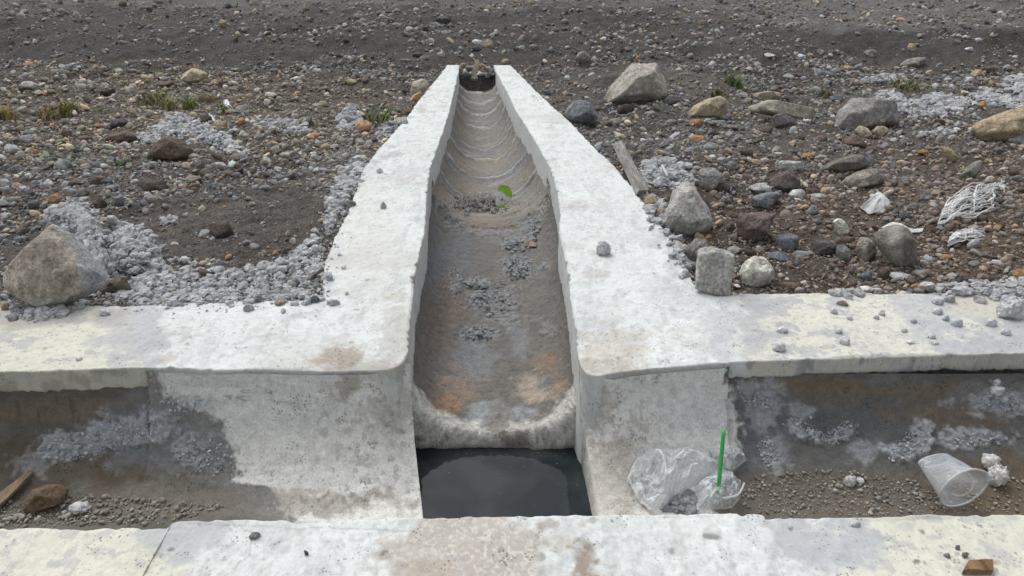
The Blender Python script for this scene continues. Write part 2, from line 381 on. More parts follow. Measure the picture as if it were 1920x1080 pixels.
def paint_kr(G, px, py, top):
    f = fbm(G * 16, 5, 71); f2 = fbm(G * 60, 3, 72); g = fbm(G * np.array([16, 26, 16]), 5, 73)
    c = (CREAM * np.array([1.0, .99, 1.02])) * (1 + .05 * fbm(G * 6, 3, 74))[..., None]
    pe = g + .45 * fbm(G * 75, 4, 76); c = mixc(c, (.42, .43, .445), .8 * sstep(.20, .27, pe)); c = mixc(c, (.47, .475, .47), .55 * sstep(.30, .38, fbm(G * np.array([50, 90, 50]), 4, 77)))
    m = blob(px, py, 1400, 590, 50, 60, .7 * f + .3 * f2); c = mixc(c, (.42, .43, .45), .7 * m)
    m = blob(px, py, 1890, 620, 90, 50, .8 * f + .3 * f2); c = mixc(c, (.42, .43, .45), .85 * m)
    m = blob(px, py, 1745, 590, 60, 60, .9 * f + .3 * f2); c = mixc(c, (.46, .47, .49), .7 * m)
    m = blob(px, py, 1860, 575, 70, 22, .6 * f); c = mixc(c, (.60, .56, .46), .6 * m)
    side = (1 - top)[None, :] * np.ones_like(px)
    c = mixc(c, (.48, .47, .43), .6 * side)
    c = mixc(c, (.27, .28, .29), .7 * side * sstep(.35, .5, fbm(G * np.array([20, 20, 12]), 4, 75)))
    w_ = sstep(1400, 1372, px + 22 * f + 10 * f2); c = c + (white_base(G) * .93 - c) * w_[..., None]
    c = speckle(G, c, np.ones_like(px), sc=90, th=.6, k=.55)
    return c
def paint_near(G, px, py, top):
    f = fbm(G * 14, 5, 81); f2 = fbm(G * 60, 3, 82); f3 = fbm(G * 170, 3, 83)
    c = white_base(G)
    cr = np.maximum(sstep(350, 290, px + 40 * f + 20 * f2 + .4 * (py - 970) * -1), sstep(1540, 1640, px + 60 * f + 20 * f2))
    cc = CREAM * (1 + .05 * fbm(G * 8, 3, 84))[..., None]
    cc = mixc(cc, (.46, .46, .45), .65 * sstep(.26, .34, fbm(G * 45, 5, 85)))
    c = mixc(c, cc, cr) if False else c + (cc - c) * cr[..., None]
    m = blob(px, py, 330, 1010, 75, 45, .7 * f + .4 * f2); c = mixc(c, (.44, .46, .48), .75 * m)
    m = blob(px, py, 1545, 1020, 75, 60, .8 * f + .4 * f2); c = mixc(c, (.43, .45, .47), .85 * m)
    m = blob(px, py, 910, 1030, 175, 90, .7 * f + .35 * f2); c = mixc(c, (.43, .385, .33), .8 * m)
    c = mixc(c, (.62, .60, .55), .8 * m * sstep(.1, .45, f3))
    m = blob(px, py, 790, 1085, 60, 30, .7 * f); c = mixc(c, (.40, .35, .29), .6 * m)
    m = blob(px, py, 1090, 1060, 26, 50, .7 * f + .4 * f2); c = mixc(c, (.26, .20, .14), .8 * m)
    m = blob(px, py, 1030, 985, 30, 14, .7 * f + .4 * f2); c = mixc(c, (.30, .25, .19), .6 * m)
    m = blob(px, py, 1850, 1055, 30, 8, .5 * f); c = mixc(c, (.30, .24, .17), .6 * m)
    for (x, y, r_) in [(1015,1046,9),(1008,1008,6),(1112,977,7),(940,1030,6),(1260,1035,6)]:
        c = mixc(c, (.24, .20, .17), .6 * blob(px, py, x, y, r_, r_, .5 * f2))
    # fine crack
    ln = 982 + (px - 350) * .035 + 3 * fbm(np.stack([px * .02, px * 0, px * 0], -1), 3, 86)
    m = sstep(1.6, .4, np.abs(py - ln)) * (px > 350) * (px < 790); c = mixc(c, (.35, .35, .35), .6 * m)
    c = speckle(G, c, sstep(-.3, .5, f), sc=110, th=.68, k=.6)
    c = speckle(G, c, np.ones_like(px), seed=57, sc=38, th=.88, k=.75)
    c = mixc(c, (.50, .50, .49), .5 * sstep(.45, .6, fbm(G * 90, 3, 87)))
    return c
main_ch = tag(empty('drainage_channel', (0, 1.27, -.3)), 'old concrete drainage channel crossing the photo with cream painted kerbs', 'channel')
branch = tag(empty('branch_channel', (-.05, 3.5, -.35)), 'new whitewashed branch channel running away from the camera with mortar lined trough', 'channel')
oL, IL, OL = coping('coping', L_IN, L_OUT, paint_left, branch)
oR, IR, OR_ = coping('coping', R_IN, R_OUT, paint_right, branch)
oKL, IKL, OKL = coping('kerb', KL_IN, KL_OUT, paint_kl, main_ch, lip=.058, spacing=2.2)
oKR, IKR, OKR = coping('kerb', KR_IN, KR_OUT, paint_kr, main_ch, lip=.047, spacing=2.2)
oN, IN_, ON_ = coping('kerb', N_IN, None, paint_near, main_ch, spacing=1.8, ragged=.0022)
tag(oKL, 'cream painted kerb of the far side, left of the branch'); tag(oKR, 'cream and grey kerb of the far side, right of the branch'); tag(oN, 'near kerb with a brown stain in its middle')

# ------------------------------------------------------------------ main channel lining
ZB = -.27; YC = 1.275
def front_y(I, x):
    m = I[:, 1] < 1.75; a = I[m]; o = np.argsort(a[:, 0]); return np.interp(x, a[o, 0], a[o, 1])
def lining(name, I, x0, x1, lip, paint, parent, pit=None, disp=None, nx=500):
    """pit: (sign, [(py,px)...]) pixel line where the surface stops at the pit"""
    th = np.linspace(0, 1, 120); nb = 40
    z0 = -.008 if lip == 0 else -lip + .004
    rows = []
    xs = np.linspace(x0, x1, nx)
    if lip == 0: yf = front_y(I, np.clip(xs, I[I[:,1]<1.62][:,0].min(), I[I[:,1]<1.62][:,0].max())) - .0015
    else: yf = front_y(I, xs) + .012
    yf = np.clip(yf, 1.45, 1.565)
    if lip == 0: yf = np.convolve(np.pad(yf, 20, 'edge'), np.ones(41) / 41, 'valid') - .002
    a = th * math.pi / 2
    Y = YC + (yf[:, None] - YC) * np.cos(a)[None, :] ** .9
    Z = z0 + (ZB - z0) * np.sin(a)[None, :] ** 1.05 * np.ones_like(Y)
    Yb = np.linspace(YC, .99, nb + 1)[1:]
    Y = np.concatenate([Y, np.repeat(Yb[None], nx, 0)], 1); Z = np.concatenate([Z, np.full((nx, nb), ZB)], 1)
    X = np.repeat(xs[:, None], Y.shape[1], 1)
    G = np.stack([X, Y, Z], -1)
    if pit is not None:
        pyl = np.array(pit[1])[:, 0]; pxl = np.array(pit[1])[:, 1]
        _, pyy = proj(G); edge = np.interp(pyy, pyl, pxl)
        dep = G[..., 1] * CP - (G[..., 2] - CAMH) * SP
        ex = (edge - 960) / FPX * dep
        far = x0 if pit[0] > 0 else x1; lim = x1 if pit[0] > 0 else x0
        fr = (X - far) / (lim - far)
        G[..., 0] = far + (ex - far) * fr
    nn = normals(G); sg = 1 if nn[:, 100:, 2].mean() > 0 else -1
    px, py = proj(G)
    d = .003 * fbm(G * 9, 4, 91) + .0012 * fbm(G * 60, 3, 92)
    if disp is not None: d = d + disp(G, px, py)
    G = G + nn * sg * d[..., None]
    col = paint(G, px, py)
    if pit is not None:      # drop down into the pit
        end = G[-1] if pit[0] > 0 else G[0]; ec = col[-1] if pit[0] > 0 else col[0]
        wb = np.array(pit[2]); bx = np.interp(np.linspace(0, 1, len(end)), [0, 1], [0, 1])
        extra, cextra = [], []
        for k, f in enumerate(np.linspace(0, 1, 14)[1:]):
            e = end.copy(); zt = end[:, 2]; e[:, 2] = zt + (-.50 - zt) * f
            # aim the wall at the pit bottom line
            yb = end[:, 1]; dep = yb * CP - (-.30 - CAMH) * SP
            _, pyw = proj(np.stack([yb * 0, yb, yb * 0 - .30], -1))
            tx = (np.interp(pyw, wb[:, 0], wb[:, 1]) - 960) / FPX * dep
            g = np.clip((zt - e[:, 2]) / (zt + .30 + 1e-4), 0, 1.0)
            e[:, 0] = end[:, 0] + (tx - end[:, 0]) * g
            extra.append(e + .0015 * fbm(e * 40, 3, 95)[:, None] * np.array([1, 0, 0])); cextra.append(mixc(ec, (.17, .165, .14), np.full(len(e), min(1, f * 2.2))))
        extra = np.array(extra); cextra = np.array(cextra)
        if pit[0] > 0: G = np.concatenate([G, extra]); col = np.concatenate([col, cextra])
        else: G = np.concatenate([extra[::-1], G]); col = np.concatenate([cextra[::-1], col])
    return grid_obj(name, G, M_LIN, parent, col, flip=(sg < 0))
def lumps(G, m, sc=60, h=.010, seed=101): return m * h * np.clip(bill(G * sc, 3, seed) * 1.6 - .25, 0, 1.2)
def splat_left(G, px, py):
    f = .6 * fbm(G * 25, 4, 111) + .35 * fbm(G * 80, 3, 112)
    m = np.maximum.reduce([blob(px, py, 130, 838, 65, 22, f), blob(px, py, 195, 815, 40, 25, f), blob(px, py, 262, 800, 70, 32, f), blob(px, py, 385, 850, 55, 40, f) * .6, blob(px, py, 355, 760, 45, 16, f) * .8, blob(px, py, 60, 870, 30, 24, f) * .4])
    return m
def paint_lin_left(G, px, py):
    f = fbm(G * 16, 5, 113); f2 = fbm(G * 60, 3, 114)
    c = np.array([.155, .145, .125]) * (1 + .22 * f)[..., None]
    c = mixc(c, (.21, .17, .12), .7 * blob(px, py, 170, 770, 170, 22, .5 * f))
    c = mixc(c, (.115, .095, .07), .7 * blob(px, py, 60, 880, 160, 40, .6 * f))
    c = mixc(c, (.13, .10, .07), .6 * blob(px, py, 210, 900, 70, 40, .6 * f))
    st = sstep(.25, .5, fbm(G * np.array([60, 2, 5]), 3, 115)) * blob(px, py, 160, 770, 150, 30, .3 * f)
    c = mixc(c, (.09, .075, .055), .5 * st)
    c = mixc(c, (.22, .225, .24), .8 * blob(px, py, 310, 815, 125, 65, .8 * f + .3 * f2))
    m = splat_left(G, px, py)
    c = mixc(c, (.50, .52, .55), .85 * m)
    c = mixc(c, (.23, .21, .18), .75 * blob(px, py, 330, 940, 180, 30, .6 * f))
    # white plaster of the new block
    yb = np.array([690, 700, 740, 765, 800, 850, 905, 915, 930, 1000]); xb = np.array([285, 290, 318, 350, 420, 440, 448, 500, 520, 560])
    e = np.interp(py, yb, xb) + 22 * f + 14 * f2 + 9 * fbm(G * 150, 3, 119)
    wm = sstep(-14, 14, px - e)
    wc = np.array([.70, .705, .69]) * (1 + .08 * fbm(G * 8, 4, 116) + .05 * f2)[..., None]
    wc = mixc(wc, (.80, .80, .76), .9 * sstep(770, 830, py + 25 * f) * sstep(380, 460, px))
    wc = mixc(wc, (.36, .33, .28), .7 * blob(px, py, 560, 945, 190, 26, .6 * f + .4 * f2))
    wc = mixc(wc, (.30, .27, .22), .7 * blob(px, py, 655, 720, 22, 30, .7 * f + .4 * f2))
    pt = sstep(.34, .42, fbm(G * 62, 4, 120)); wc = mixc(wc, (.42, .38, .32), .5 * pt * blob(px, py, 700, 820, 110, 150, .4 * f)); wc = mixc(wc, (.30, .27, .22), .6 * pt * blob(px, py, 590, 945, 150, 26, .3 * f))
    wc = mixc(wc, (.42, .40, .35), .5 * blob(px, py, 735, 760, 60, 70, .8 * f + .4 * f2))
    ck = sstep(.035, .01, np.abs(fbm(G * np.array([5, 5, 16]), 4, 117))) * sstep(.0, .4, f)
    wc = mixc(wc, (.24, .22, .20), .7 * ck)
    c = mixc(c, (.27, .27, .265), .75 * sstep(-120, -10, px - e + 25 * f))
    c = c + (wc - c) * wm[..., None]
    c = speckle(G, c, wm * sstep(.1, .6, f + .2), seed=58, sc=75, th=.6, k=.5, col=(.25, .21, .17))
    return c
def disp_left(G, px, py):
    f = fbm(G * 16, 5, 113); f2 = fbm(G * 60, 3, 114)
    yb = np.array([690, 700, 740, 765, 800, 850, 905, 915, 930, 1000]); xb = np.array([285, 290, 318, 350, 420, 440, 448, 500, 520, 560])
    e = np.interp(py, yb, xb) + 22 * f + 14 * f2
    wm = sstep(-8, 8, px - e)
    return lumps(G, splat_left(G, px, py) * (1 - wm)) + .003 * wm + .003 * wm * fbm(G * np.array([14, 14, 40]), 4, 118)
def splat_right(G, px, py):
    f = .6 * fbm(G * 25, 4, 121) + .35 * fbm(G * 80, 3, 122)
    arc = np.abs(np.hypot((px - 1545) / 62, (py - 785) / 42) - 1)
    m = sstep(.35, .1, arc + .5 * np.abs(f)) * (py > 785)
    return np.maximum.reduce([m, blob(px, py, 1685, 845, 40, 16, f), blob(px, py, 1730, 815, 18, 30, f), blob(px, py, 1820, 820, 70, 18, f) * .8, blob(px, py, 1430, 760, 30, 50, f) * .6, blob(px, py, 1450, 850, 28, 40, f) * .5, blob(px, py, 1410, 730, 30, 20, f) * .6, blob(px, py, 1880, 755, 70, 25, f) * .8, blob(px, py, 1620, 850, 30, 22, f) * .5, blob(px, py, 1500, 770, 25, 14, f) * .6])
def edge_right(G, px, py):
    f = fbm(G * 16, 5, 123); f2 = fbm(G * 60, 3, 124)
    e = np.interp(py, [680, 720, 800, 860, 900, 970], [1362, 1366, 1380, 1388, 1370, 1330]) + 14 * f + 12 * f2
    return sstep(8, -8, px - e), f, f2
def paint_lin_right(G, px, py):
    wm, f, f2 = edge_right(G, px, py)
    c = np.array([.155, .155, .15]) * (1 + .2 * f)[..., None]
    c = mixc(c, (.235, .155, .085), .75 * blob(px, py, 1480, 722, 150, 12, .5 * f))
    c = mixc(c, (.23, .165, .10), .65 * blob(px, py, 1720, 735, 190, 14, .5 * f))
    c = mixc(c, (.17, .15, .125), .6 * blob(px, py, 1600, 740, 300, 26, .5 * f))
    c = mixc(c, (.13, .135, .145), .6 * blob(px, py, 1640, 790, 200, 40, .6 * f))
    c = mixc(c, (.17, .175, .20), .8 * blob(px, py, 1425, 790, 55, 100, .6 * f))
    c = mixc(c, (.22, .17, .115), .6 * blob(px, py, 1800, 780, 140, 20, .7 * f))
    c = mixc(c, (.24, .25, .27), .7 * blob(px, py, 1900, 745, 90, 28, .7 * f))
    c = mixc(c, (.17, .145, .115), .8 * sstep(860, 900, py + 15 * f))
    c = mixc(c, (.155, .115, .08), .8 * blob(px, py, 1890, 910, 130, 60, .5 * f))
    c = mixc(c, (.52, .54, .57), .85 * splat_right(G, px, py))
    wc = np.array([.70, .705, .69]) * (1 + .08 * fbm(G * 8, 4, 126) + .05 * f2)[..., None]
    wc = mixc(wc, (.78, .775, .74), .8 * sstep(760, 830, py + 25 * f))
    wc = mixc(wc, (.50, .46, .39), .6 * blob(px, py, 1150, 900, 55, 90, .8 * f + .4 * f2))
    pt = sstep(.30, .38, fbm(G * 62, 4, 129)); wc = mixc(wc, (.44, .40, .34), .5 * pt * blob(px, py, 1170, 830, 90, 150, .4 * f))
    wc = mixc(wc, (.40, .38, .34), .6 * blob(px, py, 1115, 760, 40, 50, .8 * f + .4 * f2))
    ck = sstep(.035, .01, np.abs(fbm(G * np.array([5, 5, 16]), 4, 127))) * sstep(.0, .4, f)
    wc = mixc(wc, (.27, .24, .20), .6 * ck)
    wc = speckle(G, wc, sstep(.1, .6, f + .2), seed=59, sc=75, th=.6, k=.5, col=(.25, .21, .17))
    return c + (wc - c) * wm[..., None]
def disp_right(G, px, py):
    wm, f, f2 = edge_right(G, px, py)
    return lumps(G, splat_right(G, px, py) * (1 - wm), h=.009) + .006 * wm + .003 * wm * fbm(G * np.array([14, 14, 40]), 4, 128)
XL0 = IL[-1, 0]; XR0 = IR[-1, 0]
pitL = (1, [(600, 770), (700, 771), (745, 772), (830, 778), (968, 793), (1100, 800)], [(800, 774), (830, 774), (968, 780), (1200, 790)])
pitR = (-1, [(600, 1078), (700, 1087), (758, 1088), (830, 1100), (968, 1123), (1100, 1146)], [(800, 1076), (818, 1079), (968, 1108), (1200, 1150)])
lin1 = lining('plastered_face', IL, XL0 - .0, -.22, 0, paint_lin_left, branch, pit=pitL, disp=disp_left, nx=560)
lin2 = lining('plastered_face', IR, .13, XR0, 0, paint_lin_right, branch, pit=pitR, disp=disp_right, nx=420)
lin3 = lining('lining', IKL, -3.2, XL0 + .002, .058, paint_lin_left, main_ch, disp=disp_left, nx=700)
lin4 = lining('lining', IKR, XR0 - .002, 3.4, .047, paint_lin_right, main_ch, disp=disp_right, nx=800)

# ------------------------------------------------------------------ trough of the branch
ys_ = np.concatenate([np.linspace(1.60, 3.2, 520), np.linspace(3.2, 6.55, 620)[1:]])
def inner_x(I, y):
    m = I[:, 1] > 1.50; a = I[m]; o = np.argsort(a[:, 1]); return np.interp(y, a[o, 1], a[o, 0])
xl = inner_x(IL, ys_); xr = inner_x(IR, ys_)
k_ = np.ones(25) / 25
xl = np.convolve(np.pad(xl, 12, 'edge'), k_, 'valid'); xr = np.convolve(np.pad(xr, 12, 'edge'), k_, 'valid')
def row_y(py, z):           # world y of pixel row py at height z
    return float(P(960, py, z)[1])
ring_y = [row_y(q, -.24 - (.02 if q < 300 else 0) - (.08 if q < 230 else 0)) for q in (345, 300, 268, 243, 221, 204, 190, 178, 168)]
col_y = row_y(412, -.235)
na = 200; av = np.linspace(0, math.pi, na)
ex = 2.0 / 2.35
cxs = (xl + xr) / 2; hw = (xr - xl) / 2 + .006
G = np.zeros((len(ys_), na, 3))
ca, sa = np.cos(av), np.sin(av)
exr = ex + (1 - ex) * sstep(col_y - .1, col_y + .1, ys_)[:, None] * np.ones((1, na))
ux = -np.sign(ca)[None] * np.abs(ca)[None] ** exr; uz = np.abs(sa)[None] ** exr
depth = .155 + .02 * sstep(1.6, 2.6, ys_)
zt = -.085 + TZ(ys_)
# first length is a little lower than the ones behind the collar
depth = depth + .05 * sstep(col_y, col_y + .5, ys_) - .13 * sstep(5.3, 6.35, ys_)
depth = depth + .012 * sstep(col_y + .05, col_y - .05, ys_)
G[..., 0] = cxs[:, None] + hw[:, None] * ux
G[..., 1] = ys_[:, None]
G[..., 2] = zt[:, None] - depth[:, None] * uz
rimn = .010 * sstep(.06, 0, np.minimum(av, math.pi - av))[None, :] * (1 + fbm(np.stack([ys_ * 6, ys_ * 0, ys_ * 0], -1), 3, 130))[:, None]
G[..., 2] += rimn
arcs = av[None, :] * np.ones((len(ys_), 1))
Q = np.stack([arcs * .35, G[..., 1], G[..., 1] * 0], -1)         # surface coordinates
nn = normals(G); sg = 1 if nn[:, na // 2, 2].mean() > 0 else -1
px, py = proj(G)
ringm = np.zeros_like(px); band = np.zeros_like(px)
for i, r_ in enumerate(ring_y):
    yy = G[..., 1] - r_ - .022 * fbm(Q * 4, 3, 131 + i)
    wd = .012 + .0030 * i
    ringm = np.maximum(ringm, np.exp(-(yy / wd) ** 2) * (.65 + .7 * fbm(Q * 7, 3, 140 + i)))
    band += (.5 + .5 * math.sin(i * 2.4)) * sstep(-.25, 0, yy) * sstep(.02, 0, yy)
yy = G[..., 1] - col_y + .05 - .05 * (np.abs(arcs - math.pi / 2)) ** 2
f = fbm(G * 22, 4, 151); f2 = fbm(G * 75, 3, 152)
collar = np.exp(-((yy + .03 * f) / .065) ** 2)
lumpm = np.maximum.reduce([blob(px, py, 905, 385, 62, 17, .5 * f + .3 * f2), blob(px, py, 975, 458, 32, 14, .5 * f + .3 * f2), blob(px, py, 972, 505, 34, 22, .5 * f + .3 * f2),
    blob(px, py, 1000, 435, 12, 22, .5 * f + .3 * f2), blob(px, py, 893, 532, 26, 12, .5 * f + .3 * f2), blob(px, py, 895, 560, 24, 14, .5 * f + .3 * f2), blob(px, py, 897, 626, 34, 13, .5 * f + .3 * f2), blob(px, py, 855, 530, 14, 22, .5 * f + .3 * f2),
    blob(px, py, 1023, 498, 9, 12, .4 * f + .3 * f2), blob(px, py, 930, 560, 45, 30, .7 * f + .5 * f2) * .6, blob(px, py, 1030, 620, 14, 14, .6 * f) * .5, blob(px, py, 950, 600, 40, 10, .7 * f + .5 * f2) * .5])
streak = fbm(np.stack([arcs * 1.3 + G[..., 1] * 4, G[..., 1] * 26 + 2.0 * fbm(Q * 3, 2, 170), G[..., 1] * 0], -1), 5, 153)
far = sstep(col_y - .05, col_y + .15, G[..., 1])
near_lip = sstep(1.72, 1.60, G[..., 1] + .02 * f)
d = .003 * fbm(G * 10, 4, 154) + .0014 * f2 + .0010 * streak * far * sstep(.05, .4, np.minimum(av, math.pi - av))[None, :] + .018 * np.clip(ringm, 0, 1.2) * sstep(.10, .5, np.minimum(av, math.pi - av))[None, :] + lumps(G, lumpm, 70, .014, 155) + collar * (.006 + .010 * np.clip(bill(G * 55, 3, 156) * 1.4, 0, 1)) + near_lip * .003 * f2
G = G + nn * sg * d[..., None]
c = np.array([.150, .142, .128]) * (1 + .14 * f + .08 * f2)[..., None]
cf = np.array([.245, .232, .21]) * (1 + .10 * f)[..., None]
cf = mixc(cf, (.30, .24, .18), .5 * sstep(.0, .6, fbm(Q * np.array([3, 3, 1]), 3, 157) + .3 * streak))
cf = mixc(cf, (.19, .20, .215), .75 * np.clip(band, 0, 1))
cf = mixc(cf, (.36, .36, .345), .45 * sstep(.3, .7, streak))
cf = mixc(cf, (.15, .135, .115), .4 * sstep(-.35, -.75, streak))
c = c + (cf - c) * far[..., None]
c = mixc(c, (.15, .145, .135), .55 * np.clip(np.roll(ringm, 14, 0), 0, 1))
c = mixc(c, (.60, .605, .60), .85 * np.clip(ringm, 0, 1))
c = mixc(c, (.16, .175, .20), .7 * blob(px, py, 840, 500, 40, 60, .8 * f))
c = mixc(c, (.23, .25, .27), .6 * blob(px, py, 880, 680, 50, 40, .8 * f + .3 * f2))
c = mixc(c, (.24, .26, .28), .5 * blob(px, py, 975, 640, 18, 30, .8 * f))
c = mixc(c, (.23, .165, .11), .55 * blob(px, py, 845, 560, 22, 60, .8 * f))
c = mixc(c, (.16, .125, .10), .6 * blob(px, py, 820, 610, 26, 60, .8 * f))
c = mixc(c, (.16, .15, .14), .55 * blob(px, py, 1040, 560, 26, 110, .8 * f))
c = mixc(c, (.27, .17, .11), .5 * blob(px, py, 1020, 675, 20, 22, .8 * f))
c = mixc(c, (.33, .235, .165), .65 * blob(px, py, 858, 735, 34, 30, .8 * f + .5 * f2, .8))
c = mixc(c, (.36, .22, .13), .6 * blob(px, py, 835, 760, 30, 16, .5 * f))
c = mixc(c, (.40, .34, .27), .85 * blob(px, py, 1005, 735, 34, 26, .8 * f + .5 * f2, .7))
c = mixc(c, (.30, .21, .15), .5 * blob(px, py, 1045, 712, 15, 28, .8 * f + .4 * f2, .7))
c = mixc(c, (.34, .38, .41), .8 * blob(px, py, 905, 775, 26, 22, .5 * f))
c = mixc(c, (.34, .38, .41), .6 * blob(px, py, 985, 775, 40, 14, .6 * f))
c = mixc(c, (.24, .235, .22), .8 * blob(px, py, 932, 780, 24, 30, .4 * f))
c = mixc(c, (.33, .34, .345), .65 * collar * sstep(-.2, .5, f + .3))
c = mixc(c, (.25, .20, .15), .6 * blob(px, py, 925, 425, 45, 12, .5 * f))
c = mixc(c, (.37, .385, .40), .75 * np.clip(lumpm, 0, 1) * sstep(350, 440, py))
c = mixc(c, (.26, .245, .23), .8 * blob(px, py, 905, 385, 60, 16, .4 * f))
c = mixc(c, (.42, .38, .30), .5 * far * sstep(.25, .05, np.minimum(av, math.pi - av))[None, :] )
c = mixc(c, (.62, .61, .57), .85 * sstep(1.655, 1.615, G[..., 1] - .06 * (np.abs(arcs - math.pi / 2) / 1.5) ** 2 + .03 * f + .012 * f2))
c = mixc(c, (.22, .21, .19), .8 * blob(px, py, 930, 800, 22, 20, .4 * f))
rim = sstep(.16, .02, np.minimum(av, math.pi - av))[None, :] * np.ones_like(px)
c = mixc(c, (.47, .46, .43), .7 * rim * sstep(-.3, .4, f))
# rounded front lip and the wall under it
nr = []; nc_ = []
base = G[0]; nrm = (nn * sg)[0]; outw = -nrm
for (dy, off) in [(-.006, .003), (-.012, .010), (-.016, .020), (-.018, .032), (-.020, .045)]:
    r_ = base + outw * off * np.array([1, 0, 1]) + np.array([0, dy, 0])
    r_ = r_ + .004 * fbm(r_ * 30, 4, 161)[:, None] * np.array([.3, 1, .3])
    nr.append(r_)
last = nr[-1].copy()
for f_ in np.linspace(0, 1, 30)[1:]:
    r_ = last.copy(); r_[:, 2] = last[:, 2] + (-.52 - last[:, 2]) * f_
    r_[:, 1] += .006 * fbm(r_ * 18, 4, 162) - .004
    nr.append(r_)
nr = np.array(nr)[::-1]
ff = fbm(nr * 25, 4, 163); ff2 = fbm(nr * 90, 3, 164)
lc = np.array([.66, .65, .61]) * (1 + .1 * ff)[..., None]
lc = mixc(lc, (.33, .30, .26), .7 * sstep(.25, .5, ff + .5 * ff2))
npx, npy = proj(nr)
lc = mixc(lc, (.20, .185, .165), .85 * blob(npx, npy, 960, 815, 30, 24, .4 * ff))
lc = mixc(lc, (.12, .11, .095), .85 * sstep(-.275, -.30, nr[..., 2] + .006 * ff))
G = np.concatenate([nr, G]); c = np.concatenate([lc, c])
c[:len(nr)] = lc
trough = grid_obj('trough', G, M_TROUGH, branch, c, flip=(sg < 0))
SURF = {'trough': G}
# near lip light ring on the first rows of the trough is handled by colour above

# water in the pit
n = 40
xs = np.linspace(-.30, .36, n); yw = np.linspace(.98, 1.66, n)
W = np.stack(np.meshgrid(xs, yw, indexing='xy') + [np.full((n, n), -.294)], -1)
wat = grid_obj('water', W, M_WATER); tag(wat, 'dark still water standing in the pit below the trough', kind='structure')
wat.location.z = 0

# ------------------------------------------------------------------ ground
OLs = OL[OL[:, 1] > 1.75]; OLs = OLs[np.argsort(OLs[:, 1])]
ORs = OR_[OR_[:, 1] > 1.75]; ORs = ORs[np.argsort(ORs[:, 1])]
YEND = 6.5
kb = np.concatenate([OKL[OKL[:, 0] < -.9][:, :2], OL[OL[:, 1] < 2.1][:, :2][-200:], OKR[:, :2]]); kb = kb[np.argsort(kb[:, 0])]
def kerb_back(x):
    return np.interp(x, [OKL[-1, 0], OKL[0, 0], OL[-1, 0], -.47, -.46, .50, OR_[-1, 0], OKR[-1, 0]], [OKL[-1, 1], OKL[0, 1], OL[-1, 1], 1.87, 1.90, 1.94, OR_[-1, 1], OKR[-1, 1]])
def ground_h(x, y):
    p = np.stack([x, y, np.zeros_like(x)], -1)
    z = TZ(np.minimum(y, 6.5)) * sstep(7.6, 6.4, y)
    z = z + .02 * sstep(7.5, 9, y)
    rel = .055 * fbm(p * .9, 3, 201) + .026 * fbm(p * 3.1, 3, 202) + .011 * fbm(p * 9, 3, 203)
    xl_ = np.interp(y, OLs[:, 1], OLs[:, 0]); xr_ = np.interp(y, ORs[:, 1], ORs[:, 0])
    dist = np.minimum(np.where(x < 0, xl_ - x, x - xr_), 9); dist = np.where(y > YEND, np.hypot(np.clip(np.abs(x+.3) - .2, 0, 9), y - YEND), dist)
    dist = np.minimum(np.maximum(dist, 0), np.maximum(y - kerb_back(x), 0))
    k = sstep(.0, .35, dist)
    z = z - .045 + rel * (.25 + .75 * k) * (1 + .35 * sstep(3, 8, y))
    z = z - .025 * k * (x < -.2) * sstep(3.2, 2.2, y)
    z = z + .05 * np.exp(-(((x - .95) / .35) ** 2 + ((y - 3.4) / .4) ** 2))
    z = z + .05 * np.exp(-(((x - 2.1) / .6) ** 2 + ((y - 3.1) / .35) ** 2))
    z = z + .035 * np.exp(-(((x + 1.8) / .5) ** 2 + ((y - 3.3) / .4) ** 2))
    return z
def in_conc(x, y, g=.02):
    xl_ = np.interp(y, OLs[:, 1], OLs[:, 0]); xr_ = np.interp(y, ORs[:, 1], ORs[:, 0])
    a = (x > xl_ + g) & (x < xr_ - g) & (y < 6.28) & (y > 1.2)
    tw_ = .03 + g * .5
    a = a | ((x > xl_ + g) & (x < xl_ + .1) & (y < YEND - .02) & (y > 5)) | ((x < xr_ - g) & (x > xr_ - .1) & (y < YEND - .02) & (y > 5))
    b_ = (y < kerb_back(x) - g) & (y > .68)
    return a | b_
yr = np.concatenate([np.linspace(-3, .66, 16), .69 + 1.0 * np.linspace(0, 1, 60)[:-1]])
g0 = [1.69]
while g0[-1] < 14: g0.append(g0[-1] + .0058 * (g0[-1] / 1.9) ** 1.25)
while g0[-1] < 400: g0.append(g0[-1] * 1.06)
yr = np.concatenate([yr, g0]); nx = 820
tt = np.linspace(-1, 1, nx); tt = np.sign(tt) * np.abs(tt) ** 1.1
X = tt[None, :] * (np.abs(yr)[:, None] * 1.05 + 1.1); Y = np.repeat(yr[:, None], nx, 1)
Z = ground_h(X, Y)
pp = np.stack([X, Y, Z], -1)
nearm = sstep(9, 4, Y)
Z = Z + .006 * fbm(pp * 28, 3, 205) + .004 * nearm * np.clip(bill(pp * 45, 2, 206), 0, 1) + .0022 * nearm * fbm(pp * 110, 2, 207)
Z = np.where(in_conc(X, Y), -.62, Z)
px, py = proj(np.stack([X, Y, Z], -1))
f = fbm(pp * 1.5, 4, 208); f2 = fbm(pp * 9, 4, 209); f3 = fbm(pp * 40, 3, 210)
c = np.array([.106, .094, .084]) * (1 + .22 * f + .22 * f2 + .2 * f3)[..., None]
c = mixc(c, (.074, .071, .068), .7 * sstep(150, 90, py + 20 * f))
c = mixc(c, (.115, .098, .075), .5 * blob(px, py, 250, 200, 420, 60, .5 * f))
c = mixc(c, (.115, .080, .050), .6 * blob(px, py, 1800, 450, 200, 110, .5 * f + .3 * f2))
c = mixc(c, (.085, .060, .045), .5 * blob(px, py, 1550, 380, 250, 130, .5 * f + .3 * f2))
road = sstep(9.0, 10.2, Y + .6 * f + .35 * f2 - .04 * np.abs(X + 1)) 
c = mixc(c, (.155, .148, .135), .9 * road)
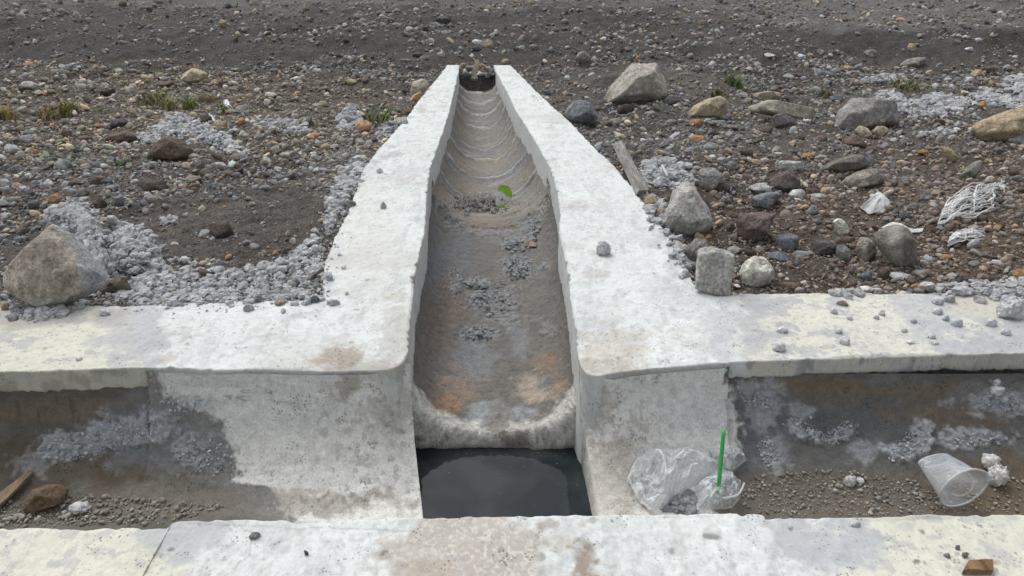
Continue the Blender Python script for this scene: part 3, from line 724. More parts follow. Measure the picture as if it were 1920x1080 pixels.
c = mixc(c, (.17, .165, .155), .8 * blob(px, py, 1700, 32, 330, 22, .6 * f + .3 * f2))
ground = grid_obj('ground', np.stack([X, Y, Z], -1), M_SOIL, None, c)
tag(ground, 'dark brown volcanic soil around the channels', kind='structure')

# ------------------------------------------------------------------ ray placement
bpy.context.view_layer.update()
DG = bpy.context.evaluated_depsgraph_get()
CAM0 = Vector((0, 0, CAMH))
def hit(px, py):
    d = rays(px, py); d = Vector(d / np.linalg.norm(d))
    ok, loc, nrm, idx, ob, mx = SC.ray_cast(DG, CAM0, d)
    return (np.array(loc), np.array(nrm)) if ok else (P(px, py, -.05), np.array([0, 0, 1.]))
def ppm(pt):                        # pixels per metre at a point
    return FPX / (pt[1] * CP - (pt[2] - CAMH) * SP)

PAL = {'grey': (.21, .21, .205), 'dark grey': (.085, .088, .092), 'brown': (.115, .088, .068), 'dark brown': (.066, .053, .043), 'tan': (.33, .27, .19),
       'pale grey': (.38, .385, .38), 'white': (.60, .59, .54), 'orange': (.34, .19, .09), 'blue-grey': (.135, .150, .170), 'cream': (.46, .41, .30),
       'reddish brown': (.16, .11, .095), 'mortar grey': (.50, .51, .52), 'black': (.035, .04, .045), 'grey-brown': (.20, .18, .155)}
def rock_shape(planes_n, planes_d, sub, p):
    V, F = ICO[sub]; dots = np.clip(V @ planes_n.T, 0, None) / planes_d[None, :]
    r = (dots ** p).sum(1) ** (-1 / p); return V * r[:, None], F
def rand_planes(r, ang):
    n = r.normal(size=(r.integers(9, 15), 3)); n /= np.linalg.norm(n, axis=1, keepdims=True)
    k = r.normal(size=(10, 3)); k /= np.linalg.norm(k, axis=1, keepdims=True)
    # push the second set apart so the solid is closed on every side
    t_ = np.array([[1,1,1],[1,-1,-1],[-1,1,-1],[-1,-1,1],[1,1,-1],[-1,-1,-1],[1,-1,1],[-1,1,1]]) / 3 ** .5; t_ = t_ @ rotrand(r).T
    n = np.concatenate([n, t_]); d = np.concatenate([r.uniform(.60, .95, len(n) - 8), r.uniform(.85, 1.1, 8)])
    return n, d
def stone_tint(V, col, r, kind=None):
    base = np.array(PAL[col]) if isinstance(col, str) else np.array(col)
    base = np.minimum(base * 1.32, .72)
    s = 1 / max(1e-3, np.ptp(V[:, 0]))
    q = V * s + r.uniform(0, 50)
    n1 = fbm(q * 3, 4, 301); n2 = fbm(q * 11, 4, 302)
    c = base * (1 + .26 * n1 + .22 * n2)[:, None] * r.uniform(.9, 1.1)
    alt = base * r.choice([.72, 1.3]) + np.array([.01, 0, -.005])
    c = mixc(c, alt, .6 * sstep(.15, .5, n1 + .3 * n2))
    # veins / mineral specks
    c = mixc(c, base * 1.7 + .03, .5 * sstep(.55, .7, fbm(q * 26, 2, 303)))
    return c
def make_stone(name, cx, cy, w, h, col, seed, ang=.5, rot=None, sub=3, lumpy=False, label=None, cat='stone', group=None, bury=.42, mat=None):
    r = np.random.default_rng(seed)
    p0, _ = hit(cx, cy + h * .15)
    s = ppm(p0); th = math.atan2(CAMH - p0[2], p0[1])
    a = w / 2 / s; b = a * r.uniform(.7, .95); hh = h / 2 / s
    q = hh ** 2 - (b * math.sin(th)) ** 2
    if q < (.35 * hh) ** 2: b = .85 * hh / math.sin(th); q = hh ** 2 - (b * math.sin(th)) ** 2
    b = min(b, a * 1.1); q = max(hh ** 2 - (b * math.sin(th)) ** 2, (.3 * hh) ** 2)
    cz = min(math.sqrt(q) / math.cos(th), a * 1.2)
    cz *= 1.3
    pn, pd = rand_planes(r, ang)
    V, F = rock_shape(pn, pd, sub, 14 + 80 * ang)
    if lumpy: V = ICO[sub][0].copy()
    V = V * (1 + (.05 if not lumpy else .12) * fbm(V * 1.7 + seed, 3, seed % 97) + (.035 if not lumpy else .0) * fbm(V * 6 + seed, 3, 5))[:, None]
    if lumpy: V = V * (1 + .42 * (bill(V * 2.6 + seed, 3, 7) - .45))[:, None]
    V = V @ rotz(r.uniform(-.5, .5)).T
    if rot: 
        # tilt in the picture plane
        aa = math.radians(rot); R = np.array([[math.cos(aa), 0, math.sin(aa)], [0, 1, 0], [-math.sin(aa), 0, math.cos(aa)]])
    V = V / np.abs(V).max(0) * np.array([a, b, cz])
    if rot: V = V @ R.T
    pos = p0 + np.array([0, b * .12, cz * (1 - 2 * bury)])
    o = mesh_obj(name, V + pos, F, np.full(len(F), 3), mat or (M_MORTAR if lumpy else M_STONE), None, stone_tint(V, col, r), True, loc=tuple(pos - np.array([0, 0, cz * .8])))
    tag(o, label, cat, group); return o
def hull_planes(pts):
    bm = bmesh.new()
    for p in pts: bm.verts.new(p)
    bmesh.ops.convex_hull(bm, input=bm.verts[:])
    bm.normal_update(); ns, ds = [], []
    for f_ in bm.faces:
        n_ = np.array(f_.normal); dd = float(n_ @ np.array(f_.verts[0].co))
        if dd < 0: n_, dd = -n_, -dd
        if dd > 1e-5 and np.linalg.norm(n_) > .5: ns.append(n_); ds.append(dd)
    bm.free(); return np.array(ns), np.array(ds)
def outline_stone(name, poly, col, seed, label, cat='boulder', thick=.8, sub=5, sharp=90, rough=.04, front=.55, mat=None, paint=None, lift=0, parent=None, group=None):
    r = np.random.default_rng(seed); poly = np.array(poly, float)
    cen = poly.mean(0); bot = poly[poly[:, 1].argmax()]
    pb, _ = hit(bot[0], bot[1] - 2)
    s = ppm(pb); wid = np.ptp(poly[:, 0]) / s; b = wid * .5 * thick
    dep = pb[1] * CP - (pb[2] - CAMH) * SP + b * .45 * CP
    pts = []
    tocam = np.array([0, -CP, SP])                      # towards the camera, roughly
    for (x, y) in poly: pts.append(rays(x, y) * dep + np.array([0, 0, CAMH]))
    pts = np.array(pts); c3 = pts.mean(0)
    fr = c3 + (pts - c3) * front + np.array([0, -.8, .35]) * b + r.normal(size=pts.shape) * b * .08
    bk = c3 + (pts - c3) * .75 + np.array([0, .9, -.25]) * b
    allp = np.concatenate([pts, fr, bk]) - c3
    pn, pd = hull_planes(allp)
    cn_ = r.normal(size=(9, 3)) + np.array([0, -.9, .7]); cn_ /= np.linalg.norm(cn_, axis=1, keepdims=True)
    cd_ = (allp @ cn_.T).max(0) * r.uniform(.62, .86, 9)
    pn = np.concatenate([pn, cn_]); pd = np.concatenate([pd, cd_])
    V, F = rock_shape(pn, pd, sub, sharp)
    L_ = np.abs(V).max()
    V = V * (1 - .035 * sstep(.10, .0, np.abs(fbm(V / L_ * 2.2 + seed, 4, 313))) * sstep(-.2, .4, fbm(V / L_ * 1.5 + seed, 2, 314)))[:, None]
    V = V * (1 + rough * fbm(V / L_ * 3 + seed, 4, 311) + rough * .55 * fbm(V / L_ * 12 + seed, 4, 312))[:, None]
    V = V * 1.06
    pos = c3 + np.array([0, 0, lift])
    col_ = stone_tint(V, col, r)
    if paint is not None:
        qx, qy = proj(V + pos); col_ = paint(V / L_, qx, qy, col_)
    o = mesh_obj(name, V + pos, F, np.full(len(F), 3), mat or M_STONE, parent, col_, True, loc=tuple(pos + np.array([0, 0, V[:, 2].min() * .8])))
    tag(o, label, cat if parent is None else None, group); return o

# ------------------------------------------------------------------ crumbled mortar spills
def in_poly(x, y, poly):
    poly = np.array(poly, float); c_ = np.zeros(len(x), bool); j = len(poly) - 1
    for i in range(len(poly)):
        xi, yi = poly[i]; xj, yj = poly[j]
        c_ ^= ((yi > y) != (yj > y)) & (x < (xj - xi) * (y - yi) / (yj - yi + 1e-9) + xi); j = i
    return c_
def lump_cloud(name, pos, rad, col, seed, sub=2, squash=.75, mat=None, parent=None, amp=.42):
    r = np.random.default_rng(seed); V0, F0 = ICO[sub]; nv = len(V0); n_ = len(pos)
    T = []
    for k in range(16):
        pn, pd = rand_planes(r, .5); v, _ = rock_shape(pn, pd, sub, 16)
        T.append(v * (1 + amp * fbm(v * 2.2 + k * 9, 3, 320 + k))[:, None])
    T = np.array(T); idx = r.integers(0, 16, n_)
    out = np.zeros((n_, nv, 3))
    for i in range(n_):
        R = rotrand(r); v = T[idx[i]] @ R.T * rad[i] * r.uniform(.8, 1.2, 3)
        v[:, 2] *= squash; out[i] = v + pos[i]
    F = (F0[None] + (np.arange(n_) * nv)[:, None, None]).reshape(-1, 3)
    V = out.reshape(-1, 3)
    base = np.array(PAL[col]) if isinstance(col, str) else np.array(col)
    tin = base * (1 + .10 * fbm(V * 12, 3, 330) + .12 * fbm(V * 60, 3, 331))[:, None] * np.repeat(r.uniform(.86, 1.12, n_), nv)[:, None]
    loc = pos.mean(0); loc[2] = pos[:, 2].min()
    return mesh_obj(name, V, F, np.full(len(F), 3), mat or M_MORTAR, parent, tin, False, loc=tuple(loc))
def spill(poly, n_, size, label, seed, col='mortar grey', height=.02, big=.15, name='mortar_spill', cat='mortar', sub=2, squash=.75, parent=None, zoff=0, cover=False):
    r = np.random.default_rng(seed); poly = np.array(poly, float); P_, R_ = [], []
    mn, mx = poly.min(0), poly.max(0); cen = poly.mean(0); tries = 0
    n_ = int(n_ * 4.5)
    while len(P_) < n_ and tries < n_ * 12:
        tries += 1
        x, y = r.uniform(mn[0], mx[0]), r.uniform(mn[1], mx[1])
        if not in_poly(np.array([x]), np.array([y]), poly)[0]: continue
        if r.random() < .35: x += r.normal(0, .07 * (mx[0] - mn[0])); y += r.normal(0, .10 * (mx[1] - mn[1]))
        p, nrm = hit(x, y); sz = size * .55 * (r.uniform(.18, .6) if r.random() > big else r.uniform(.8, 2.0)) / ppm(p)
        e = 1 - min(1, math.hypot((x - cen[0]) / (mx[0] - mn[0]) * 2, (y - cen[1]) / (mx[1] - mn[1]) * 2))
        P_.append(p + nrm * (sz * .15 + (height * (1 - (1 - e) ** 2.2) ** .6 if cover else height * e * r.uniform(.2, 1)) + zoff)); R_.append(sz)
    o = lump_cloud(name, np.array(P_), np.array(R_), col, seed, sub, squash, parent=parent)
    if parent is None: tag(o, label, cat, kind='stuff')
    return o
def heap(name, poly, label, seed, height=.05, col='mortar grey', cat='mortar', n_=90, lump=.012, freq=38):
    """solid lumpy mass laid over a pixel-traced footprint, with its own thickness"""
    poly = np.array(poly, float); mn, mx = poly.min(0) - 4, poly.max(0) + 4
    cen = poly.mean(0); m_ = 160; k_ = 54
    th = np.linspace(0, 2 * math.pi, m_, endpoint=False)
    # radial limits of the polygon
    R = []
    for a in th:
        dx, dy = math.cos(a), math.sin(a); best = 0
        for i in range(len(poly)):
            p1 = poly[i] - cen; p2 = poly[(i + 1) % len(poly)] - cen; e = p2 - p1
            den = dx * e[1] - dy * e[0]
            if abs(den) < 1e-9: continue
            t_ = (p1[0] * e[1] - p1[1] * e[0]) / den; u_ = (p1[0] * dy - p1[1] * dx) / den
            if t_ > 0 and -1e-6 <= u_ <= 1 + 1e-6: best = max(best, t_)
        R.append(best)
    R = np.array(R) * (1 + .10 * fbm(np.stack([np.cos(th) * 3, np.sin(th) * 3, th * 0 + seed], -1), 3, seed % 50))
    G = np.zeros((k_, m_ + 1, 3))
    c0, _ = hit(*cen)
    for j in range(m_):
        e_, _ = hit(cen[0] + R[j] * math.cos(th[j]), cen[1] + R[j] * math.sin(th[j]))
        for i in range(k_):
            f_ = i / (k_ - 1)
            p = c0 + (e_ - c0) * f_; G[i, j] = p
    G[:, m_] = G[:, 0]
    gz = ground_h(G[..., 0], G[..., 1]); zb = np.minimum(G[..., 2], gz)
    fr = np.linspace(0, 1, k_)[:, None]
    prof = (1 - fr ** 2.2) ** .6
    G[..., 2] = zb - .012 + (height + .012) * prof + height * .35 * fbm(G * 14 + seed, 3, 340) * prof
    nn_ = normals(G); s_ = 1 if nn_[k_ // 2, :, 2].mean() > 0 else -1
    d_ = lump * (bill(G * freq + seed, 4, 341) * 1.1 + bill(G * freq * 2.7 + seed, 2, 346) * .5 - .55) * np.minimum(1, prof * 2) + .003 * fbm(G * 120, 2, 342)
    G = G + nn_ * s_ * d_[..., None] ; G[:, m_] = G[:, 0]
    base = np.array(PAL[col]) if isinstance(col, str) else np.array(col)
    tin = base * (1 + .12 * fbm(G * 14, 3, 343) + .10 * fbm(G * 60, 2, 344))[..., None]
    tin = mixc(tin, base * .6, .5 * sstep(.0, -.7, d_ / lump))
    o = grid_obj(name, G, M_MORTAR, None, tin, flip=(s_ < 0), loc=tuple(c0))
    tag(o, label, cat); return o
# ------------------------------------------------------------------ boulders and stones with traced outlines
def crust(V, qx, qy, c):            # cement crust on the upper right of the large left rock
    f = .5 * fbm(V * 4, 4, 401) + .25 * fbm(V * 14, 3, 402)
    m = sstep(-10, 10, qx - np.interp(qy, [400, 430, 450, 480, 520, 560, 590], [70, 105, 128, 145, 155, 165, 190]) + 22 * f)
    c = mixc(c, (.40, .42, .45), .85 * m)
    m = sstep(560, 572, qy + 8 * f); return mixc(c, (.42, .43, .43), .6 * m)
def rusty(V, qx, qy, c):
    return mixc(c, (.40, .27, .17), .6 * sstep(.1, .5, fbm(V * 3, 4, 403)))
def cream_veins(V, qx, qy, c):
    f = fbm(V * 3.5, 4, 404); c = mixc(c, (.62, .60, .53), .8 * sstep(-.1, .3, f))
    return mixc(c, (.34, .25, .16), .7 * sstep(.35, .6, fbm(V * 2.2, 3, 405)))
def painted_base_shade(V, qx, qy, c):  # shade around the boulder's foot painted into its colour
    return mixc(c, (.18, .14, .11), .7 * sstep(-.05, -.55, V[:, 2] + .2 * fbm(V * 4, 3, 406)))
def painted_sheen(V, qx, qy, c):  # sheen put into the colour as a paler patch on the boulder
    return mixc(c, (.40, .38, .34), .7 * blob(qx, qy, 1678, 450, 16, 50, .25 * fbm(V * 4, 3, 407)))
OUT = [
 ('boulder', [(0,540),(20,500),(60,437),(87,417),(125,440),(145,473),(165,505),(200,535),(185,552),(130,572),(80,585),(33,575),(3,556)], (.30,.265,.225), 'large pointed grey-brown boulder resting on the far kerb at the left edge', dict(thick=.55, sub=5, paint=crust, rough=.035, front=.7)),
 ('boulder', [(1125,193),(1143,157),(1187,117),(1227,119),(1255,146),(1251,173),(1236,190),(1180,200)], (.34,.315,.275), 'large pale flat topped boulder right of the far end of the branch', dict(thick=.8, sub=5, paint=painted_base_shade)),
 ('boulder', [(1056,208),(1068,192),(1090,188),(1112,196),(1122,214),(1118,230),(1098,240),(1070,236)], (.17,.18,.19), 'round grey boulder touching the right coping of the branch', dict(thick=.9)),
 ('boulder', [(1240,392),(1262,352),(1290,335),(1318,365),(1345,397),(1330,428),(1290,447),(1250,432)], (.32,.315,.295), 'big pale grey boulder just above the squared concrete block', dict(thick=.7, sub=5)),
 ('rock', [(1283,468),(1305,448),(1335,450),(1339,463),(1320,488),(1300,502),(1286,485)], (.19,.18,.165), 'grey-brown rock behind the squared concrete block', dict(cat='rock')),
 ('boulder', [(1642,452),(1650,430),(1680,418),(1708,428),(1725,452),(1728,485),(1710,508),(1682,502),(1655,475)], (.155,.14,.125), 'smooth dark boulder with white fibres draped over its top', dict(thick=.8, sharp=18, rough=.015, paint=painted_sheen)),
 ('rock', [(1387,515),(1400,490),(1415,481),(1432,482),(1458,508),(1455,522),(1433,545),(1405,545),(1399,525)], (.52,.51,.45), 'cream white rock with brown veins sitting beside the concrete block', dict(cat='rock', paint=cream_veins, thick=.8)),
 ('rock', [(1562,408),(1587,412),(1593,437),(1577,446),(1566,428)], (.58,.55,.45), 'small bright cream shard standing upright in the soil', dict(cat='rock', thick=.4)),
 ('boulder', [(1381,415),(1392,400),(1430,398),(1452,402),(1448,440),(1425,462),(1398,458),(1383,438)], (.150,.120,.108), 'reddish brown boulder above the cream white rock', dict(thick=.7)),
 ('boulder', [(1287,222),(1300,200),(1322,187),(1350,180),(1370,192),(1366,213),(1340,224),(1300,224)], (.36,.31,.215), 'tan slanted boulder beyond the round grey one', dict(thick=.7)),
 ('slab', [(1408,186),(1415,175),(1440,171),(1468,175),(1472,186),(1450,193),(1415,192)], (.42,.37,.27), 'cream flat slab lying beyond the grassy pale slab', dict(cat='rock', thick=.5)),
 ('slab', [(1400,197),(1440,188),(1495,197),(1528,204),(1531,222),(1500,227),(1450,215),(1410,210)], (.31,.29,.24), 'long pale slab with dry grass on it', dict(cat='rock', thick=.4)),
 ('rock', [(1448,218),(1465,212),(1485,220),(1496,236),(1475,241),(1452,236)], (.135,.125,.130), 'purplish dark grey rock in front of the grassy slab', dict(cat='rock')),
 ('boulder', [(1565,240),(1575,205),(1592,186),(1625,172),(1662,176),(1700,190),(1700,222),(1665,235),(1620,250),(1580,254)], (.29,.285,.27), 'large low grey boulder crusted with cement, right of the tan slanted boulder', dict(thick=.6, sub=5, rough=.06)),
 ('rock', [(1605,242),(1612,236),(1625,240),(1641,255),(1636,264),(1618,262)], (.44,.37,.28), 'cream angular rock leaning on the crusted grey boulder', dict(cat='rock')),
 ('rock', [(1638,246),(1645,237),(1660,236),(1668,245),(1658,258),(1646,261)], (.30,.25,.19), 'tan and grey rock beside the cream angular one', dict(cat='rock')),
 ('boulder', [(1830,240),(1853,223),(1900,205),(1960,198),(1985,225),(1960,255),(1900,268),(1862,270),(1838,256)], (.34,.275,.19), 'big tan boulder with white specks cut by the right edge', dict(thick=.6, sub=5)),
 ('rock', [(1888,262),(1900,247),(1925,240),(1950,250),(1945,270),(1905,272)], (.33,.34,.34), 'pale grey rock in front of the big tan boulder', dict(cat='rock')),
 ('rock', [(1765,272),(1770,270),(1785,282),(1799,298),(1797,306),(1785,305),(1772,290)], (.34,.27,.18), 'tan elongated rock leaning diagonally in the right soil', dict(cat='rock', thick=.6)),
 ('slab', [(1800,332),(1815,312),(1836,297),(1843,299),(1838,322),(1822,338)], (.22,.215,.19), 'thin upright greenish grey slab above the white fibres', dict(cat='rock', thick=.35)),
 ('slab', [(1540,318),(1560,303),(1600,290),(1632,292),(1640,305),(1615,320),(1575,324)], (.14,.125,.11), 'flat brown slab on the right with a darker front', dict(cat='rock', thick=.6)),
 ('boulder', [(1573,352),(1590,335),(1620,319),(1655,315),(1660,330),(1645,350),(1600,358)], (.225,.205,.18), 'wide grey-brown boulder half sunk above the cream shard', dict(thick=.7)),
 ('boulder', [(1440,352),(1450,330),(1478,320),(1498,336),(1502,352),(1475,362),(1450,360)], (.125,.105,.100), 'dark brown angular boulder under the pale rock', dict(thick=.8)),
 ('rock', [(1460,305),(1470,299),(1500,299),(1512,308),(1505,320),(1480,326),(1464,318)], (.40,.41,.40), 'pale whitish rock sitting on the dark brown angular boulder', dict(cat='rock')),
 ('boulder', [(1307,325),(1315,316),(1345,315),(1354,330),(1352,348),(1330,362),(1312,350)], (.25,.245,.235), 'rounded grey boulder just beyond the big pale one', dict(thick=.8)),
 ('boulder', [(1612,445),(1620,442),(1640,455),(1650,475),(1632,495),(1615,496),(1608,470)], (.22,.205,.18), 'grey-brown angular rock left of the smooth dark boulder', dict(cat='rock')),
 ('rock', [(1571,462),(1580,458),(1594,466),(1599,480),(1590,496),(1574,494),(1569,478)], (.20,.20,.19), 'grey upright rock two left of the smooth dark boulder', dict(cat='rock')),
 ('boulder', [(1453,455),(1460,441),(1478,436),(1497,442),(1499,458),(1488,472),(1468,474)], (.145,.155,.175), 'round blue-grey boulder in the middle of the right soil', dict(sharp=16)),
 ('rock', [(1408,372),(1420,362),(1450,357),(1465,365),(1450,385),(1430,395),(1412,388)], (.155,.165,.18), 'blue-grey rock directly above the reddish brown boulder', dict(cat='rock', sharp=18)),
 ('rock', [(1519,468),(1530,455),(1550,448),(1568,460),(1566,478),(1540,482),(1522,480)], (.075,.075,.08), 'blackish angular rock between the blue-grey boulder and the upright rock', dict(cat='rock')),
 ('boulder', [(277,300),(290,270),(312,255),(335,262),(358,280),(356,297),(330,305),(300,304)], (.105,.080,.062), 'dark brown earthy boulder in front of the mortar ridge on the left', dict(thick=.8, rough=.06)),
 ('boulder', [(338,152),(345,138),(362,128),(385,134),(391,146),(378,153),(352,158)], (.44,.385,.28), 'cream boulder with dry grass in the gravel at the far left', dict(thick=.7)),
 ('rock', [(36,170),(42,156),(52,151),(75,160),(72,168),(48,172)], (.33,.325,.31), 'triangular pale grey rock near the upper left corner', dict(cat='rock')),
 ('slab', [(196,262),(210,250),(235,246),(258,250),(255,262),(225,268)], (.145,.115,.095), 'flat brown slab left of the dark brown earthy boulder', dict(cat='rock', thick=.6)),
 ('rock', [(203,236),(212,226),(230,224),(247,235),(240,241),(215,242)], (.045,.050,.058), 'blackish slate rock left of the mortar ridge', dict(cat='rock')),
 ('rock', [(770,178),(772,155),(785,147),(800,146),(805,155),(797,168),(785,185),(775,186)], (.40,.36,.29), 'pale cream boulder leaning against the left coping', dict(thick=.6)),
 ('rock', [(768,192),(772,180),(785,170),(793,175),(788,186),(778,194)], (.40,.27,.16), 'tan-orange rock below the pale boulder at the left coping', dict(cat='rock', thick=.7)),
 ('rock', [(661,245),(670,228),(688,225),(697,233),(692,248),(675,252)], (.38,.235,.14), 'orange brown rock between two mortar lumps left of the branch', dict(cat='rock')),
 ('rock', [(82,375),(98,368),(110,362),(114,372),(108,384),(88,384)], (.42,.27,.16), 'orange pointed rock beyond the large pointed boulder', dict(cat='rock')),
 ('rock', [(48,940),(62,918),(88,911),(112,912),(126,925),(115,945),(85,962),(58,964),(46,955)], (.165,.115,.075), 'rounded brown rock in the left bed of the main channel', dict(cat='rock', thick=.6, sub=5)),
 ('slab', [(183,552),(203,520),(230,520),(247,535),(240,550),(205,552)], (.11,.09,.07), 'dark brown slab wedged behind the kerb beside the large pointed boulder', dict(cat='rock', thick=.6)),
 ('boulder', [(1700,112),(1718,108),(1735,107),(1735,118),(1715,128),(1695,127),(1688,122)], (.26,.25,.235), 'flat two toned slab rock in the far right gravel', dict(cat='rock')),
 ('boulder', [(1077,112),(1085,98),(1096,96),(1109,105),(1108,116),(1095,121),(1080,120)], (.20,.195,.185), 'grey boulder beyond the end of the right coping', dict()),
]
KEEP = []
for i, (nm, poly, col, lab, kw) in enumerate(OUT):
    kw = dict(kw); cat = kw.pop('cat', 'boulder')
    outline_stone(nm if nm != 'boulder' or cat == 'boulder' else 'rock', poly, col, 900 + i, lab, cat=cat, **kw)
    pc = np.array(poly).mean(0); KEEP.append((pc[0], pc[1], np.ptp(np.array(poly)[:, 0]) / 2, np.ptp(np.array(poly)[:, 1]) / 2))

# stones placed by eye: x, y, width, height (photo pixels), colour
ST = """202,177,27,17,dark brown;312,160,37,15,brown;295,38,14,10,tan;417,48,20,18,tan;408,37,12,9,grey;227,73,15,14,grey;250,72,11,12,grey;123,24,14,9,grey;142,25,14,9,pale grey;192,155,24,14,grey
302,228,30,11,tan;233,273,23,13,pale grey;127,253,28,16,brown;157,260,30,14,brown;117,312,23,23,pale grey;32,320,30,20,grey;52,332,18,12,pale grey;182,340,37,21,brown;362,335,42,14,grey-brown;412,313,33,16,pale grey
337,345,20,12,pale grey;283,350,62,30,dark brown;590,297,22,13,pale grey;578,278,15,10,pale grey;500,302,17,13,pale grey;90,345,22,15,pale grey;122,348,16,20,pale grey;43,355,22,11,pale grey;380,227,34,18,dark brown;387,240,20,14,pale grey
412,236,24,16,tan;457,205,30,15,grey;543,252,18,14,grey;585,255,16,12,tan;553,143,23,14,grey-brown;415,160,13,16,reddish brown;440,158,18,10,cream;20,280,37,22,pale grey;50,265,30,18,grey;68,287,20,14,orange
13,407,24,14,pale grey;37,450,23,18,grey;190,385,38,22,dark brown;223,383,30,20,dark grey;250,377,15,14,tan;225,370,22,9,grey;153,375,22,11,pale grey;183,415,37,16,tan;213,417,26,22,pale grey;383,440,25,15,pale grey
417,437,46,34,dark brown;348,432,17,14,grey-brown;308,432,13,9,tan;327,457,16,8,pale grey;347,488,20,14,mortar grey;365,495,18,12,pale grey;400,490,18,12,pale grey;493,477,17,11,tan;518,476,14,12,orange;532,473,13,14,dark grey
550,453,12,13,white;255,530,22,20,mortar grey;278,532,22,22,mortar grey;622,380,24,18,mortar grey;624,408,16,14,mortar grey;615,435,14,10,pale grey;480,400,16,9,grey-brown;440,372,14,9,pale grey;398,370,15,8,grey;466,372,17,8,grey-brown
277,365,16,9,pale grey;268,383,12,7,white;210,300,20,12,grey;100,330,18,12,grey;165,330,17,13,pale grey;20,375,28,16,grey;10,345,20,16,pale grey;75,360,18,10,brown;130,372,16,10,tan;150,400,16,10,grey
743,22,14,9,pale grey;797,13,15,7,grey;670,32,16,10,grey;717,32,12,8,pale grey;672,47,20,13,grey-brown;743,47,20,8,grey;830,38,30,14,dark grey;817,48,20,10,grey;896,81,22,10,white;917,84,22,16,tan
895,92,24,9,dark grey;885,106,10,7,white;827,103,15,12,pale grey;783,103,20,9,dark grey;772,78,16,9,grey;978,72,17,12,tan;1004,71,11,10,grey;987,48,11,9,grey;1132,73,14,8,white;1170,52,11,9,pale grey
1000,90,20,12,grey;977,90,13,10,pale grey;1258,193,36,18,dark grey;1170,208,36,22,dark brown;1148,178,14,13,brown;1168,258,25,15,tan;1153,228,32,10,grey-brown;687,138,26,16,grey;712,130,14,11,grey-brown;1062,110,14,12,grey
1180,291,20,14,tan;1237,285,19,10,cream;1190,273,16,10,grey;1423,23,11,10,grey;1440,14,9,8,pale grey;1445,42,16,11,grey;1387,50,14,12,grey;1318,43,15,11,tan;1667,45,13,12,tan;1727,30,10,6,white
1443,105,23,8,white;1518,104,15,7,tan;1538,97,16,8,grey;1513,122,10,10,cream;1563,98,25,10,brown;1633,100,23,13,grey;1710,90,18,19,tan;1817,93,14,9,white;1590,130,22,12,tan;1608,127,16,14,grey
1533,137,15,13,pale grey;1478,145,20,11,pale grey;1832,142,22,18,tan;1853,133,22,16,brown;1467,165,26,12,reddish brown;1570,185,22,13,blue-grey;1333,277,37,20,grey;1310,260,32,13,orange;1307,231,24,16,orange;1437,245,30,17,brown
1350,230,30,9,grey;1572,275,24,12,blue-grey;1600,267,50,24,brown;1517,292,31,13,orange;1730,285,28,10,orange;1350,350,44,24,dark brown;1628,303,21,19,blue-grey;1423,352,42,16,pale grey;1910,337,26,18,grey;1697,337,22,15,grey
1443,420,20,20,grey;1460,483,48,22,blue-grey;1500,478,36,22,grey;1493,497,22,15,dark grey;1587,452,30,17,brown;1655,517,22,25,brown;1690,517,42,16,mortar grey;1770,483,23,13,orange;1912,515,22,17,orange;1550,400,23,10,orange
1523,398,22,20,grey;1497,365,34,20,white;1537,370,34,16,pale grey;1710,392,24,18,grey;1370,427,24,27,dark grey;1375,405,26,15,brown;1480,535,62,20,brown;1517,533,18,12,reddish brown;1717,538,15,13,orange;1740,538,34,20,mortar grey
1600,533,18,18,brown;1625,543,34,14,mortar grey;1800,530,28,20,dark grey;1530,520,22,14,brown;1423,467,12,12,pale grey;1405,477,24,14,dark brown;1377,450,18,14,brown;1560,520,14,9,grey;1680,400,20,12,dark grey;1740,372,16,10,blue-grey
1620,430,18,14,dark brown;1485,390,24,12,grey;1460,385,18,12,dark brown;1310,300,22,12,brown;1290,290,20,12,dark grey;1280,310,22,14,brown;1400,290,28,16,dark brown;1500,260,22,14,brown;1420,265,22,12,brown;1540,262,24,14,reddish brown
1215,380,40,26,tan;1760,230,18,12,brown;1795,235,14,10,pale grey;1840,200,18,15,orange;1815,240,12,10,orange;1700,265,20,12,grey;1660,275,22,12,grey;1560,330,16,9,tan;1680,360,18,10,brown;1880,300,18,10,brown"""
LM = [(100,500,'the large pointed boulder'),(320,280,'the dark brown earthy boulder'),(363,143,'the cream grassy boulder'),(110,290,'the leafy green weed'),(787,165,'the pale boulder at the left coping'),(895,85,'the white flat stone'),
      (893,148,'the far end of the trough'),(1193,158,'the large flat topped boulder'),(1090,213,'the round grey boulder'),(1290,392,'the big pale grey boulder'),(1342,510,'the squared concrete block'),(1417,430,'the reddish brown boulder'),
      (1477,455,'the round blue-grey boulder'),(1685,463,'the smooth dark boulder'),(1820,390,'the white frayed fibres'),(1630,210,'the cement crusted boulder'),(1890,235,'the big tan boulder'),(1330,205,'the tan slanted boulder'),
      (1480,340,'the dark brown angular boulder'),(1600,305,'the flat brown slab'),(1420,510,'the cream white rock'),(223,233,'the blackish slate rock'),(655,222,'the mortar lump left of the branch'),(380,250,'the mortar ridge'),(1577,425,'the cream shard'),
      (1713,118,'the two toned slab rock'),(1093,108,'the grey boulder past the right coping'),(55,161,'the triangular rock'),(530,235,'the flat mortar patch'),(1780,287,'the leaning elongated rock'),(460,540,'the mortar strip behind the kerb'),(1177,320,'the splintered board')]
USED = {}
def where(cx, cy):
    best = sorted(LM, key=lambda l: math.hypot(l[0] - cx, (l[1] - cy) * 1.6))[:2]
    l = best[0]; dx, dy = cx - l[0], (cy - l[1]) * 1.6; d = math.hypot(dx, dy)
    rel = ('right of ' if dx > 0 else 'left of ') if abs(dx) > abs(dy) else ('in front of ' if dy > 0 else 'behind ')
    pre = 'just ' if d < 55 else ('well ' if d > 150 else '')
    return pre + rel + l[2], best[1][2]
